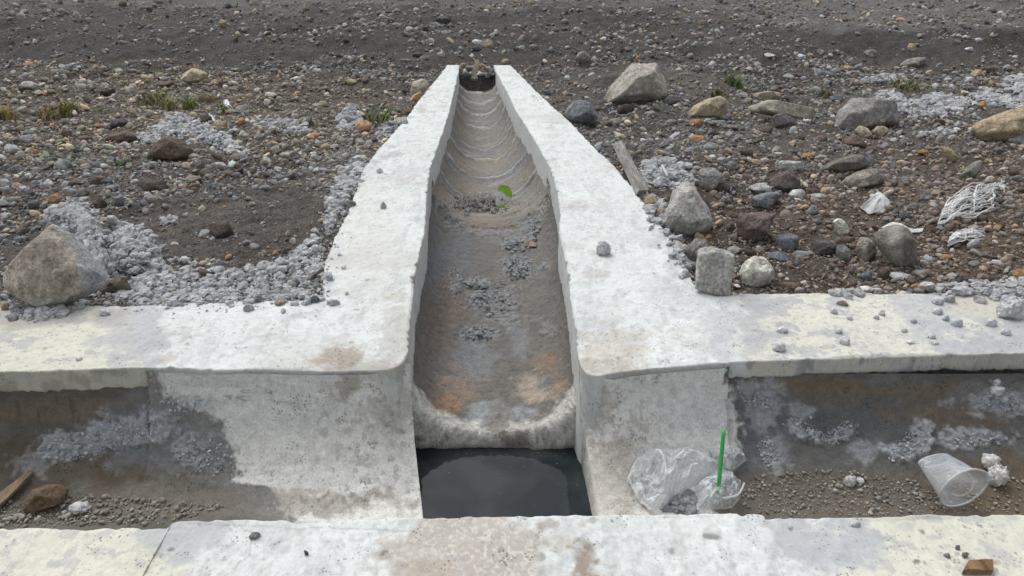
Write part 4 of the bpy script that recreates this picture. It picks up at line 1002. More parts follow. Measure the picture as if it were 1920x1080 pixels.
def auto_label(cx, cy, w_, h_, col, tail='stone'):
    size = 'tiny' if w_ < 12 else 'small' if w_ < 20 else 'medium' if w_ < 32 else 'large'
    shp = 'flat ' if h_ < .48 * w_ else ('round ' if h_ > .85 * w_ else '')
    a_, b_ = where(cx, cy); lab = f"{size} {shp}{col} {tail} {a_}"
    if lab in USED: lab = f"{lab}, towards {b_[4:] if b_.startswith('the ') else b_}"
    if len(lab.split()) > 16: lab = ' '.join(lab.split()[:16])
    USED.setdefault(lab, []); return lab
def reg(o, lab):
    USED[lab].append(o); o['label'] = lab
    if len(USED[lab]) > 1:
        for q in USED[lab]: q['group'] = 'loose stones ' + ' '.join(lab.split()[-6:]) if False else 'stones sharing the spot: ' + lab
items = [s for line in ST.splitlines() for s in line.split(';')]
for i, s in enumerate(items):
    a = s.split(','); cx, cy, w_, h_ = map(float, a[:4]); col = a[4]
    lm = col == 'mortar grey'
    lab = auto_label(cx, cy, w_, h_, col, 'lump' if lm else 'stone')
    o = make_stone('mortar_lump' if lm else 'stone', cx, cy, w_ * 1.06, h_ * 1.06, col, 1200 + i, ang=.7 if i % 3 else .3, sub=3, lumpy=lm, cat='mortar lump' if lm else 'stone')
    reg(o, lab); KEEP.append((cx, cy, w_ / 2, h_ / 2))

# squared concrete block leaning behind the kerb
def block(name, quad, depth, zc, col, label, cat, mat, seed):
    pass
ob = outline_stone('concrete_block', [(1310,462),(1330,460),(1372,466),(1375,500),(1374,550),(1356,556),(1328,549),(1304,540),(1306,500)], (.33,.325,.305), 31, 'squared broken grey concrete block standing at the inner corner of the kerb', cat='concrete block', thick=.55, sub=5, sharp=70, rough=.018, front=.93)
KEEP.append((1340, 508, 34, 44))

# mortar masses
heap('mortar_heap', [(84,418),(97,398),(133,393),(160,405),(183,440),(207,455),(211,505),(198,532),(170,520),(150,478),(125,445)], 'lumpy light grey mortar piled on the back of the large pointed boulder', 501, height=.10, lump=.011, freq=24)
heap('mortar_heap', [(205,455),(230,428),(257,438),(265,463),(297,468),(312,505),(292,520),(245,517),(213,510)], 'lumpy light grey mortar heap right of the large pointed boulder', 502, height=.06, lump=.011, freq=24)
spill([(205,455),(235,425),(262,440),(300,465),(318,512),(292,530),(215,520)], 60, 13, 'x', 503, height=.05).data.materials  # loose crumbs around the heap
spill([(84,418),(97,398),(133,393),(160,405),(183,440),(207,455),(211,505),(198,532),(170,520),(150,478),(125,445)], 210, 9, '', 524, height=.10, cover=True)
tag([o for o in SC.objects if o.name.startswith('mortar_spill')][-1], 'mortar crumbs stuck on the heap behind the large pointed boulder', 'mortar')
spill([(205,455),(230,428),(257,438),(265,463),(297,468),(312,505),(292,520),(245,517),(213,510)], 190, 9, '', 525, height=.06, cover=True)
tag([o for o in SC.objects if o.name.startswith('mortar_spill')][-1], 'mortar crumbs stuck on the heap right of the large pointed boulder', 'mortar')
SPILLS = [
 ([(1198,372),(1225,362),(1246,400),(1262,440),(1300,505),(1284,512),(1255,450),(1228,408)], 80, 13, 'broken grey rubble packed along the outer side of the right coping', 526, .015),
 ([(215,568),(240,520),(300,520),(367,508),(427,512),(467,516),(520,490),(560,466),(606,440),(608,562),(420,568),(310,573)], 520, 10.5, 'broad strip of crumbled pale mortar behind the kerb left of the branch', 504, .012),
 ([(283,252),(300,238),(330,212),(363,228),(380,245),(430,262),(467,288),(440,292),(400,275),(360,262),(320,258),(290,268),(250,268)], 300, 9, 'ridge of rough light grey mortar across the left gravel', 505, .035),
 ([(470,228),(500,222),(540,226),(575,240),(560,250),(520,246),(480,240)], 90, 8, 'flat patch of grey mortar left of the branch', 506, .02),
 ([(632,228),(640,208),(660,202),(680,215),(682,235),(660,245),(640,246)], 70, 9, 'blue grey mortar lump beside the orange brown rock', 507, .045),
 ([(700,258),(725,232),(760,225),(735,248),(715,262)], 50, 8, 'small mortar crumbs against the left coping', 508, .02),
 ([(612,400),(625,360),(650,322),(685,312),(672,345),(640,395),(622,432),(610,430)], 120, 11, 'grey mortar crumbs lining the outer edge of the left coping', 509, .02),
 ([(1702,200),(1737,177),(1790,180),(1832,196),(1780,213),(1715,222)], 260, 8, 'pale mortar spread right of the cement crusted boulder', 510, .03),
 ([(1630,176),(1660,170),(1705,190),(1700,215),(1660,205)], 90, 8, 'mortar crust lying over the top of the low grey boulder', 511, .03),
 ([(1818,182),(1845,170),(1920,195),(1960,205),(1900,205),(1840,195)], 130, 9, 'rough grey mortar slab near the right edge', 512, .03),
 ([(1868,168),(1890,150),(1940,140),(1980,160),(1960,185),(1900,180)], 130, 9, 'broken mortar slab at the upper right edge', 513, .04),
 ([(1612,156),(1630,146),(1690,142),(1700,150),(1650,158)], 60, 7, 'thin line of mortar crumbs beyond the crusted boulder', 514, .015),
 ([(1195,345),(1210,312),(1250,298),(1282,318),(1275,340),(1235,352)], 90, 13, 'grey mortar rubble between the board and the big pale boulder', 515, .05),
 ([(1255,345),(1290,325),(1310,345),(1300,375),(1270,370)], 40, 9, 'light mortar clinging above the big pale boulder', 516, .03),
 ([(1725,490),(1750,478),(1752,492),(1735,500)], 20, 7, 'whitish mortar crumbs right of the smooth dark boulder', 517, .01),
 ([(1740,543),(1800,535),(1870,532),(1940,520),(1960,555),(1900,560),(1830,557),(1770,556)], 90, 11, 'mortar crumbs piled along the back of the right kerb', 518, .02),
 ([(1550,548),(1570,540),(1612,548),(1608,556),(1570,556)], 14, 10, 'few mortar crumbs on the back edge of the right kerb', 519, .0),
 ([(1730,250),(1780,238),(1790,250),(1760,258)], 30, 8, 'small grey mortar smear left of the big tan boulder', 520, .01),
 ([(300,410),(330,408),(332,420),(305,422)], 24, 7, 'dark pebbly mortar crumb patch behind the left heap', 521, .015),
 ([(20,570),(70,584),(130,572),(150,560),(160,575),(90,600),(25,598)], 60, 11, 'grey mortar crumbs under the large pointed boulder on the kerb', 522, .01),
 ([(1700,735),(1880,722),(1895,775),(1865,785)], 0, 9, '', 523, 0),
]
last_spill = [o for o in SC.objects if o.name.startswith('mortar_spill')][-1]
tag(last_spill, 'loose mortar crumbs around the heap right of the large boulder', 'mortar')
for poly, n_, sz, lab, seed, hh in SPILLS:
    if n_: spill(poly, n_, sz, lab, seed, height=hh)

# lumps on top of the kerbs, copings and in the channel
LUMPS = [(1131,473,30,26,'rough round mortar lump sitting alone on the right coping'),(718,388,13,14,'small pale pebble on the left coping'),(713,322,15,10,'small flat grey pebble on the left coping, above the pale one'),
 (197,588,20,13,'small grey mortar lump on the left kerb below the dark slab'),(148,673,13,9,'tiny grey mortar lump near the front edge of the left kerb'),
 (1893,588,52,38,'big rough mortar clump on the right kerb near the right edge'),(1563,585,15,11,'grey lump on the right kerb, first of its back row'),(1593,597,13,10,'grey lump on the right kerb, second of its back row'),
 (1653,588,15,12,'grey lump on the right kerb right of the two in its back row'),(1643,596,13,8,'flat grey lump touching the one on the right kerb middle'),(1757,566,24,15,'wide mortar lump at the back of the right kerb'),
 (1757,585,22,16,'mortar lump just in front of the wide one on the right kerb'),(1773,598,15,12,'mortar lump between the wide lump and the darker one'),(1792,607,21,16,'darker mortar lump right of middle on the right kerb'),
 (1713,603,14,10,'pale flat lump in the middle of the right kerb'),(1695,620,14,10,'grey lump in the middle of the right kerb, left of the white one'),(1747,632,14,11,'grey lump directly behind the white one'),
 (1752,643,17,9,'white flat lump near the front of the right kerb'),(1467,620,21,13,'grey lump on the right kerb above the largest front one'),(1460,653,28,20,'largest front lump on the right kerb near the branch'),
 (1583,642,20,15,'grey lump at the front middle of the right kerb'),(1572,622,15,11,'small grey lump behind the front middle one on the kerb'),(1858,607,22,16,'mortar lump left of the big rough clump'),
 (1885,624,21,14,'mortar lump in front of the big rough clump'),(1707,642,17,8,'flat grey lump beside the white flat one'),(478,1005,22,14,'small grey stone on the near kerb left of the middle'),
 (575,1038,9,14,'tiny dark pebble on the near kerb at left'),(1855,870,36,30,'upper of two white mortar lumps beside the plastic cup'),(1866,900,40,38,'lower of two white mortar lumps beside the plastic cup'),
 (1592,905,24,22,'white mortar lump on the pebbly bed left of the cup'),(1613,902,16,12,'smaller white mortar crumb beside the one left of the cup'),(1868,718,16,14,'small mortar blob stuck on the right lining'),(1868,735,26,18,'mortar blob hanging on the right lining under the kerb'),
 (1880,750,18,12,'lowest mortar blob stuck on the right lining'),(1646,936,18,12,'blue grey pebble on the pebbly bed'),(1808,1042,13,12,'grey pebble on the near kerb beside the wood chip'),(1795,1028,10,9,'tiny grey pebble on the near kerb at right'),
 (1602,982,24,14,'grey mortar smear lump on the rear edge of the near kerb'),(150,955,44,26,'white mortar lump beside the brown rock in the channel bed'),(1776,1043,12,10,'tiny grey pebble left of the wood chip'),(1848,1060,9,9,'tiny grey pebble next to the wood chip')]
for i, (cx, cy, w_, h_, lab) in enumerate(LUMPS):
    peb = 'pebble' in lab or 'stone' in lab
    col = (.42, .425, .42) if 'pale' in lab else ('white' if lab.startswith('white flat') else ('grey' if peb else 'mortar grey'))
    if 'dark' in lab and peb: col = 'dark grey'
    if 'white mortar' in lab: col = (.58, .59, .57)
    make_stone('pebble' if peb else 'mortar_lump', cx, cy, w_, h_, col, 2200 + i, lumpy=not peb, sub=3 if w_ < 30 else 4, label=lab, cat='pebble' if peb else 'mortar lump', bury=.30 if w_ < 30 else .2)
# fresh mortar lumps in the trough: one crumb cluster per patch
for i, (poly, n_, lab) in enumerate([([(945,462),(965,448),(990,452),(1003,462),(980,474),(955,472)], 34, 'mortar crumbs beside the wood chip in the trough'),
    ([(948,500),(965,484),(992,482),(1000,500),(990,520),(960,524)], 46, 'largest cluster of mortar crumbs in the trough'), ([(872,530),(890,525),(915,532),(900,545),(878,540)], 24, 'mortar crumbs left of the trough centre'),
    ([(880,560),(905,545),(918,562),(900,576)], 24, 'grey mortar crumbs just below the ones left of centre'), ([(870,625),(895,612),(928,618),(920,634),(885,636)], 30, 'lowest cluster of mortar crumbs in the trough'),
    ([(850,378),(880,370),(930,378),(960,395),(930,402),(880,398)], 60, 'damp crumbly mortar under the green wrapper'), ([(993,440),(1003,415),(1012,412),(1008,440),(998,455)], 20, 'thin line of mortar crumbs on the right of the trough'),
    ([(905,530),(960,528),(965,560),(930,600),(905,590)], 30, 'scattered small crumbs along the trough centre')]):
    spill(poly, n_, 5.5, lab, 560 + i, height=.006, col=(.33, .34, .35) if i != 5 else (.22, .21, .20), name='mortar_crumbs', cat='mortar')

for i, (poly, n_, lab) in enumerate([([(80,860),(75,835),(130,815),(180,810),(215,790),(260,785),(300,800),(250,830),(190,845),(140,862)], 150, 'crusted mortar splatter on the left channel lining'),
    ([(330,860),(370,820),(430,830),(440,880),(390,890)], 40, 'mortar crumbs beside the plaster edge on the left lining'), ([(300,750),(350,738),(400,745),(380,775),(320,770)], 30, 'mortar crumbs just under the left end of the plastered face'),
    ([(1478,785),(1495,780),(1545,815),(1590,785),(1600,795),(1580,828),(1530,825)], 70, 'curved line of mortar crumbs on the right channel lining'), ([(1665,860),(1680,830),(1725,800),(1742,810),(1730,835),(1700,862)], 60, 'mortar crumbs in the middle of the right channel lining'),
    ([(1780,830),(1800,812),(1870,812),(1880,828),(1830,838)], 40, 'mortar crumbs above the plastic cup on the right lining'), ([(1375,725),(1440,740),(1450,770),(1400,760)], 40, 'mortar crumbs near the end of the right plastered face'),
    ([(1420,830),(1440,820),(1465,860),(1455,885),(1430,870)], 40, 'mortar crumbs right of the drinking straw'), ([(1830,745),(1900,738),(1920,780),(1880,775)], 40, 'mortar crumbs at the right edge of the channel lining')]):
    spill(poly, int(n_ * 2.0), 3.4, lab, 590 + i, height=.003, col=(.55, .57, .60), name='mortar_crumbs', cat='mortar')

# ------------------------------------------------------------------ pebbles and gravel
PCOL = np.array([PAL[k] for k in ('grey', 'grey', 'dark grey', 'brown', 'dark brown', 'tan', 'pale grey', 'grey-brown', 'orange', 'blue-grey', 'cream', 'grey-brown', 'brown')])
PW = np.array([.21, .17, .09, .08, .04, .06, .13, .15, .007, .05, .03, .10, .04]); PW /= PW.sum()
PEBT = {}
for sub in (1, 2):
    r = np.random.default_rng(50 + sub); T = []
    for k in range(24):
        pn, pd = rand_planes(r, .5); v, _ = rock_shape(pn, pd, sub, 14); T.append(v * r.uniform(.6, 1.25, 3) * np.array([1, 1, .8]))
    PEBT[sub] = np.array(T)
def pebble_mesh(name, pos, rad, sub, seed, colw=None, parent=None, tinted_cols=None, bury=.25):
    r = np.random.default_rng(seed); n_ = len(pos); T = PEBT[sub]; F0 = ICO[sub][1]; nv = T.shape[1]
    v = T[r.integers(0, len(T), n_)]
    a = r.uniform(0, 2 * math.pi, n_); ca_, sa_ = np.cos(a), np.sin(a); t1 = r.normal(0, .25, n_); 
    x = v[..., 0] * ca_[:, None] - v[..., 1] * sa_[:, None]; y = v[..., 0] * sa_[:, None] + v[..., 1] * ca_[:, None]
    z = v[..., 2] + x * t1[:, None]
    V = np.stack([x, y, z], -1) * rad[:, None, None] + pos[:, None, :]
    V[..., 2] += (rad * (.72 - bury * 2 * .72))[:, None]
    cols = tinted_cols if tinted_cols is not None else PCOL[r.choice(len(PCOL), n_, p=colw if colw is not None else PW)]
    cols = (cols * 1.22 + .022) * r.uniform(.72, 1.35, n_)[:, None] * (1 + r.normal(0, .03, (n_, 3)))
    F = (F0[None] + (np.arange(n_) * nv)[:, None, None]).reshape(-1, 3)
    return V.reshape(-1, 3), F, np.repeat(cols, nv, 0)
def density(px, py, x, y):
    f = fbm(np.stack([x * 1.1, y * 1.1, x * 0], -1), 4, 601); f2 = fbm(np.stack([x * 5, y * 5, x * 0], -1), 3, 602)
    d = .50 + .55 * f + .35 * f2
    d = d + .55 * blob(px, py, 250, 230, 520, 110, .4 * f) + .35 * blob(px, py, 60, 370, 220, 90, .4 * f) 
    d = d - .55 * blob(px, py, 460, 440, 190, 80, .4 * f)
    d = d - .30 * blob(px, py, 1100, 50, 260, 30, .4 * f) - .25 * blob(px, py, 300, 52, 160, 14, .4 * f)
    d = d + .25 * blob(px, py, 1450, 30, 160, 26, .4 * f) + .3 * blob(px, py, 1450, 160, 220, 60, .4 * f) + .3 * blob(px, py, 780, 90, 160, 40, .4 * f)
    d = d + .18 * sstep(130, 60, py) + .3 * blob(px, py, 1560, 330, 380, 190, .5 * f)
    return np.clip(d, .06, 1.0)
def scatter(n_try, smin, smax, alpha, seed, xr=(-700, 2620), yr_=(-12, 600), wfar=.62):
    r = np.random.default_rng(seed)
    px = r.uniform(*xr, n_try); py = yr_[0] + (yr_[1] - yr_[0]) * r.uniform(0, 1, n_try)
    z = np.full(n_try, -.05); d = rays(px, py)
    for _ in range(5):
        t = (z - CAMH) / d[:, 2]; x = d[:, 0] * t; y = d[:, 1] * t; z = ground_h(x, y)
    pos = np.stack([x, y, z], -1)
    keep = (~in_conc(x, y, -.008)) & (y > kerb_back(x) + .010) & (r.uniform(0, 1, n_try) < density(px, py, x, y))
    u = r.uniform(0, 1, n_try); s = (smin ** -alpha + u * (smax ** -alpha - smin ** -alpha)) ** (-1 / alpha)   # diameter in photo px
    s = s * (wfar + (1 - wfar) * sstep(20, 420, py))
    off = (px < -40) | (px > 1960)
    keep &= ~(off & (r.uniform(0, 1, n_try) < .55))
    for (kx, ky, kw_, kh_) in KEEP:
        if kw_ > 9: keep &= ~((np.abs(px - kx) < kw_ * .8 ) & (np.abs(py - ky) < kh_ * .9) & (s > 4))
    pos, s, px, py = pos[keep], s[keep], px[keep], py[keep]
    rad = s / 2 / (FPX / (pos[:, 1] * CP - (pos[:, 2] - CAMH) * SP))
    return pos, rad, s, px, py
posA, radA, sA, pxA, pyA = scatter(250000, 2.9, 9.5, 2.0, 11)
posB, radB, sB, pxB, pyB = scatter(34000, 8.5, 24, 2.0, 12)
# the largest of these are stones of their own
inv = (pxB > 10) & (pxB < 1910) & (pyB > 6)
order = np.argsort(-sB * inv); NI = 62; ind = order[:NI]; rest = np.setdiff1d(np.arange(len(sB)), ind)
# grit banked round the feet of the bigger stones
rg = np.random.default_rng(91); gp, gr = [], []
for (kx, ky, kw_, kh_) in KEEP:
    if kw_ < 9 or ky > 560: continue
    for _ in range(int(kw_ * 2.6) + 8):
        a = rg.uniform(-.25, math.pi + .25); q_ = rg.uniform(.92, 1.28); gx_, gy_ = kx + kw_ * q_ * math.cos(a), ky + kh_ * q_ * math.sin(a) * (.92 if math.sin(a) > 0 else .6)
        gp.append((gx_, gy_)); gr.append(1.6 + 2.6 * rg.random() ** 2.5)
gp = np.array(gp); gr = np.array(gr); d_ = rays(gp[:, 0], gp[:, 1]); z_ = np.full(len(gp), -.05)
for _k in range(5): t_ = (z_ - CAMH) / d_[:, 2]; x_ = d_[:, 0] * t_; y_ = d_[:, 1] * t_; z_ = ground_h(x_, y_)
ok_ = (~in_conc(x_, y_, -.01)) & (y_ > kerb_back(x_) + .01)
gp = np.stack([x_, y_, z_ + .003], -1)[ok_]; gr = gr[ok_] / (FPX / (gp[:, 1] * CP - (gp[:, 2] - CAMH) * SP))
posA = np.concatenate([posA, np.array(gp)]); radA = np.concatenate([radA, np.array(gr)])
va, fa, ca_ = pebble_mesh('a', posA, radA, 1, 21); vb, fb, cb = pebble_mesh('b', posB[rest], radB[rest], 2, 22)
# dark patches are grittier, mortar dust makes pebbles near the walls paler
allv = np.concatenate([va, vb]); allf = np.concatenate([fa, fb + len(va)]); allc = np.concatenate([ca_, cb])
gx, gy = proj(allv); pale = np.maximum.reduce([blob(gx, gy, 330, 545, 330, 30, 0) * .7, blob(gx, gy, 640, 380, 50, 120, 0) * .5, blob(gx, gy, 1270, 350, 70, 60, 0) * .4])
allc = mixc(allc, (.45, .46, .475), .8 * pale)
warm = blob(gx, gy, 350, 220, 520, 90, .3 * fbm(allv * 1.5, 3, 611)); allc = allc * (1 + warm[:, None] * np.array([.22, .15, .02]))
br = blob(gx, gy, 1650, 420, 420, 140, .3 * fbm(allv * 2, 3, 610)); allc = allc * (1 - br[:, None] * np.array([.10, .20, .27]))
gv = mesh_obj('gravel', allv, allf, np.full(len(allf), 3), M_PEB, None, allc, False)
tag(gv, 'loose grey and brown volcanic pebbles strewn over the soil', 'gravel', kind='stuff')
cn = ['grey', 'dark grey', 'brown', 'grey-brown', 'tan', 'pale grey', 'blue-grey']
rr = np.random.default_rng(77)
for i, k in enumerate(ind):
    col = cn[rr.choice(7, p=[.3, .12, .18, .18, .06, .08, .08])]; w_ = sB[k]; h_ = w_ * rr.uniform(.5, .8)
    lab = auto_label(pxB[k], pyB[k], w_, h_, col)
    o = make_stone('stone', pxB[k], pyB[k], w_, h_, col, 3300 + i, sub=2, cat='stone', bury=.35); reg(o, lab)

# pebbles on the main channel bed
def bed(name, poly, n_, smin, smax, label, seed, cw=None, cols=None):
    r = np.random.default_rng(seed); poly = np.array(poly, float); mn, mx = poly.min(0), poly.max(0); Ps, Rs = [], []
    while len(Ps) < n_:
        x, y = r.uniform(mn[0], mx[0]), r.uniform(mn[1], mx[1])
        if not in_poly(np.array([x]), np.array([y]), poly)[0]: continue
        p, nr_ = hit(x, y)
        if p[1] < 1.0: continue
        u = r.random(); s = (smin ** -1.6 + u * (smax ** -1.6 - smin ** -1.6)) ** (-1 / 1.6)
        Ps.append(p); Rs.append(s / 2 / ppm(p))
    v, f_, c_ = pebble_mesh(name, np.array(Ps), np.array(Rs), 2, seed, bury=.12)
    c_ = c_ * .55 + np.array([.26, .235, .20]) * .7
    o = mesh_obj(name, v, f_, np.full(len(f_), 3), M_PEB, None, c_, True); tag(o, label, 'gravel', kind='stuff')
bed('gravel', [(1390,905),(1440,885),(1560,882),(1700,900),(1770,935),(1780,966),(1450,968),(1395,958)], 1100, 2.2, 11, 'small pebbles lying on the right channel bed', 31)
bed('gravel', [(1700,900),(1930,890),(1930,962),(1780,964)], 160, 3, 9, 'sparse pebbles under the plastic cup on the channel bed', 32)
bed('gravel', [(0,945),(120,930),(260,935),(430,950),(300,985),(0,988)], 700, 3, 13, 'small broken pebbles on the left channel bed', 33)

# ------------------------------------------------------------------ weeds and grass
def blade_tuft(px, py, hpx, wpx, n_, col, label, seed, lean=.7):
    i_ = seed - 700
    r = np.random.default_rng(seed); c0, _ = hit(px, py); s = ppm(c0); V, F, C_ = [], [], []
    for k in range(n_ * 2):
        p = c0 + np.array([r.normal(0, wpx / 2.2 / s), r.normal(0, wpx / 2.2 / s), 0]); p[2] = ground_h(p[0:1], p[1:2])[0] + .002
        h_ = hpx * 1.3 / s * r.uniform(.5, 1.1); a = r.uniform(0, 6.28); d = np.array([math.cos(a), math.sin(a), 0]) * lean * h_ * r.uniform(.3, 1.2)
        side = np.array([-math.sin(a + .6), math.cos(a + .6), 0]) * r.uniform(.002, .004) * (1.6 / max(.6, s / 400)); b0 = len(V); m_ = 5
        for j in range(m_):
            t_ = j / (m_ - 1); q = p + np.array([0, 0, h_]) * (t_ - .25 * t_ * t_) + d * t_ * t_; ww = side * (1 - t_ * .9)
            V += [q - ww, q + ww]
        for j in range(m_ - 1): F.append([b0 + 2*j, b0 + 2*j + 1, b0 + 2*j + 3, b0 + 2*j + 2])
        cc = np.array(col) * r.uniform(.9, 1.8) * np.array([1, .88, 1]); C_ += [cc] * (2 * m_)
    o = mesh_obj('grass_tuft', np.array(V), np.array(F), np.full(len(F), 4), M_LEAF, None, np.array(C_), True, loc=tuple(c0)); tag(o, label, 'grass tuft', kind='stuff' if wpx > 19 or i_ in (4, 5, 8, 10, 13, 17) else None)
for i, a in enumerate([(128,212,22,18,60,(.20,.22,.07),'short yellow green grass tuft at the far left'),(8,222,26,18,50,(.28,.27,.10),'pale grass tuft on the left edge of the photo'),(318,205,26,16,40,(.26,.27,.12),'spiky grass tuft in front of the cream boulder'),
   (357,205,24,12,40,(.16,.22,.06),'greener grass tuft right of the spiky one'),(290,190,16,26,50,(.20,.22,.09),'thin grass between the cream boulder and the dark stone'),(390,190,14,22,36,(.22,.20,.10),'dry grass right of the cream boulder'),(420,208,12,14,24,(.20,.22,.08),'small grass sprig beside the clear plastic scrap'),
   (230,312,14,14,22,(.10,.17,.06),'small green grass tuft left of the earthy boulder'),(705,225,14,34,110,(.14,.19,.07),'mossy grass patch left of the branch coping'),(735,212,10,16,50,(.13,.18,.06),'mossy grass against the left coping'),
   (95,222,16,26,40,(.26,.25,.10),'yellowish grass between the two left tufts'),(1375,162,22,22,50,(.11,.16,.06),'thin grass tuft left of the cream slab'),(1350,180,14,16,30,(.13,.15,.07),'small grass behind the tan slanted boulder'),(1700,165,14,36,60,(.13,.17,.06),'green grass behind the cement crusted boulder'),
   (1495,212,12,22,40,(.36,.33,.20),'dry straw coloured grass on the pale slab'),(1640,262,8,8,10,(.15,.16,.08),'few blades beside the tan and grey rock'),(1545,180,14,16,26,(.14,.17,.07),'grass sprig left of the blue-grey stone'),(362,133,12,12,24,(.36,.31,.19),'dry grass stuck to the cream boulder'),(1860,165,12,20,26,(.25,.22,.12),'dry grass left of the broken mortar slab')]):
    blade_tuft(*a[:6], a[6], 700 + i)
wd = hit(110, 300)[0]; weed = tag(empty('weed', tuple(wd)), 'leafy green weed with rounded leaves in the left gravel', 'weed'); r = np.random.default_rng(5); s = ppm(wd)
V, F, C_ = [], [], []
for k in range(3): pass
def tube(pts, rad, ns=8, closed=False):
    pts = np.array(pts); rad = np.broadcast_to(rad, (len(pts),)); t = np.gradient(pts, axis=0); t /= np.linalg.norm(t, axis=1, keepdims=True) + 1e-9
    up = np.array([0, 0, 1.]); a = np.cross(t, up); a[np.linalg.norm(a, axis=1) < .1] = [1, 0, 0]; a /= np.linalg.norm(a, axis=1, keepdims=True); b_ = np.cross(t, a)
    th = np.linspace(0, 2 * math.pi, ns, endpoint=False)
    V = pts[:, None] + (a[:, None] * np.cos(th)[None, :, None] + b_[:, None] * np.sin(th)[None, :, None]) * rad[:, None, None]
    n_ = len(pts); F = [[i * ns + j, i * ns + (j + 1) % ns, (i + 1) * ns + (j + 1) % ns, (i + 1) * ns + j] for i in range(n_ - 1) for j in range(ns)]
    F += [list(range(ns))[::-1] + [], [(n_ - 1) * ns + j for j in range(ns)]]
    return V.reshape(-1, 3), F
def multi(name, parts, mat, parent=None, col=(.3, .3, .3), label=None, cat=None, loc=None, colf=None):
    V, L_, S_, o0 = [], [], [], 0
    for v, f_ in parts:
        V.append(v); 
        for q in f_: L_ += [i + o0 for i in q]; S_.append(len(q))
        o0 += len(v)
    V = np.concatenate(V); c_ = np.array(col) * (1 + .15 * fbm(V * 40, 3, 801))[:, None]
    if colf is not None: c_ = colf(V, c_)
    o = mesh_obj(name, V, L_, S_, mat, parent, c_, True, loc=tuple(V.mean(0)) if loc is None else loc); tag(o, label, cat); return o
stems = []
for k, (dx, dy, hh, sz) in enumerate([(-28,6,5,11),(-14,2,9,13),(2,-12,16,12),(16,4,8,13),(30,8,6,12),(-4,12,4,12),(24,16,3,11),(-20,-4,8,9),(10,14,5,10),(38,0,7,9)]):
    tip, _ = hit(110 + dx, 300 + dy); tip = tip + np.array([0, 0, hh / s])
    mid = (wd + tip) / 2 + np.array([0, 0, .006]); stems.append(tube([wd, mid, tip], .0012, 6))
    a = math.atan2(dy, dx) + r.normal(0, .3); L_ = sz * 1.25 / s; m_ = 9; n2 = 5; G = np.zeros((m_, n2, 3)); d = np.array([math.cos(a), -math.sin(a), 0]); sd_ = np.array([-d[1], d[0], 0])
    for i in range(m_):
        t_ = i / (m_ - 1); ww = L_ * .36 * math.sin(math.pi * min(1, t_ ** .8 * .98 + .02)) 
        for j in range(n2):
            u_ = (j / (n2 - 1) - .5) * 2; G[i, j] = tip + d * L_ * (t_ - .1) + sd_ * ww * u_ + np.array([0, 0, .25 * L_ * math.sin(t_ * 2.4) + .08 * L_ * abs(u_)])
    cc = np.array([.10, .20, .045]) * r.uniform(.8, 1.3); grid_obj('leaf', G, M_LEAF, weed, np.ones((m_, n2, 1)) * cc, loc=tuple(tip))
multi('stem', stems, M_LEAF, weed, (.12, .18, .06))

# ------------------------------------------------------------------ wood
def plank(name, q4, dz, thick, col, label, cat='wood', mat=None, seed=1, warp=.002, zoff=(0, 0)):
    """q4: four pixel corners (near-left, near-right, far-right, far-left) dropped on the surface"""
    c4 = []
    for k, (x, y) in enumerate(q4):
        p, _ = hit(x, y); c4.append(p + np.array([0, 0, dz + (zoff[0] if k < 2 else zoff[1])]))
    c4 = np.array(c4); nu, nv_ = 40, 10; G = np.zeros((nu, nv_, 3))
    for i in range(nu):
        for j in range(nv_):
            u_, v_ = i / (nu - 1), j / (nv_ - 1)
            G[i, j] = (c4[0] * (1 - v_) + c4[1] * v_) * (1 - u_) + (c4[3] * (1 - v_) + c4[2] * v_) * u_
    n_ = np.cross(c4[1] - c4[0], c4[3] - c4[0]); n_ /= np.linalg.norm(n_); n_ = n_ if n_[2] > 0 else -n_
    T = G + n_ * (thick + warp * fbm(G * 50 + seed, 3, seed))[..., None] if False else G + n_ * (thick + warp * fbm(G * 50 + seed, 3, seed)[..., None])
    ed = .5 * warp
    ring_t = np.concatenate([T[:, :1], T, T[:, -1:]], 1); Bm = G
    # closed loop across the width: bottom-left, top row, bottom-right
    Lp = np.concatenate([Bm[:, :1], T, Bm[:, -1:], Bm[:, nv_//2:nv_//2+1] - n_ * .001], 1)
    m_ = Lp.shape[1]; V = Lp.reshape(-1, 3)
    F = [[i * m_ + j, i * m_ + (j + 1) % m_, (i + 1) * m_ + (j + 1) % m_, (i + 1) * m_ + j] for i in range(nu - 1) for j in range(m_)]
    F += [list(range(m_))[::-1], [(nu - 1) * m_ + j for j in range(m_)]]
    L_ = [k for f_ in F for k in f_]; S_ = [len(f_) for f_ in F]
    c_ = np.array(col) * (1 + .25 * fbm(V * np.array([60, 12, 60]), 4, 811 + seed))[:, None]
    o = mesh_obj(name, V, L_, S_, mat or M_WOOD, None, c_, False, loc=tuple(c4.mean(0))); tag(o, label, cat); return o
plank('board', [(1192,368),(1211,366),(1162,272),(1149,275)], .004, .022, (.27, .265, .245), 'splintered grey board lying against the outer side of the right coping', 'board', seed=3)
plank('wood_stick', [(884,163),(896,163),(899,134),(891,133)], .03, .03, (.27, .235, .18), 'short grey-brown wooden stick propped at the far end of the trough', 'stick', seed=4, zoff=(.02, .05))
plank('wood_chip', [(983,463),(1006,465),(1007,457),(984,453)], .003, .004, (.27, .21, .15), 'small tan wood chip lying in the trough', 'wood chip', seed=5, warp=.0006)
plank('wood_strip', [(-30,955),(-18,975),(66,890),(58,888)], .006, .006, (.26, .195, .135), 'flat brown wood strip in the left bed of the channel', 'wood strip', seed=6, warp=.0012)
plank('wood_chip', [(1802,1078),(1858,1079),(1856,1060),(1812,1060)], .002, .012, (.25, .15, .085), 'broken brown wood chip on the near kerb at the lower right', 'wood chip', seed=7, warp=.003)
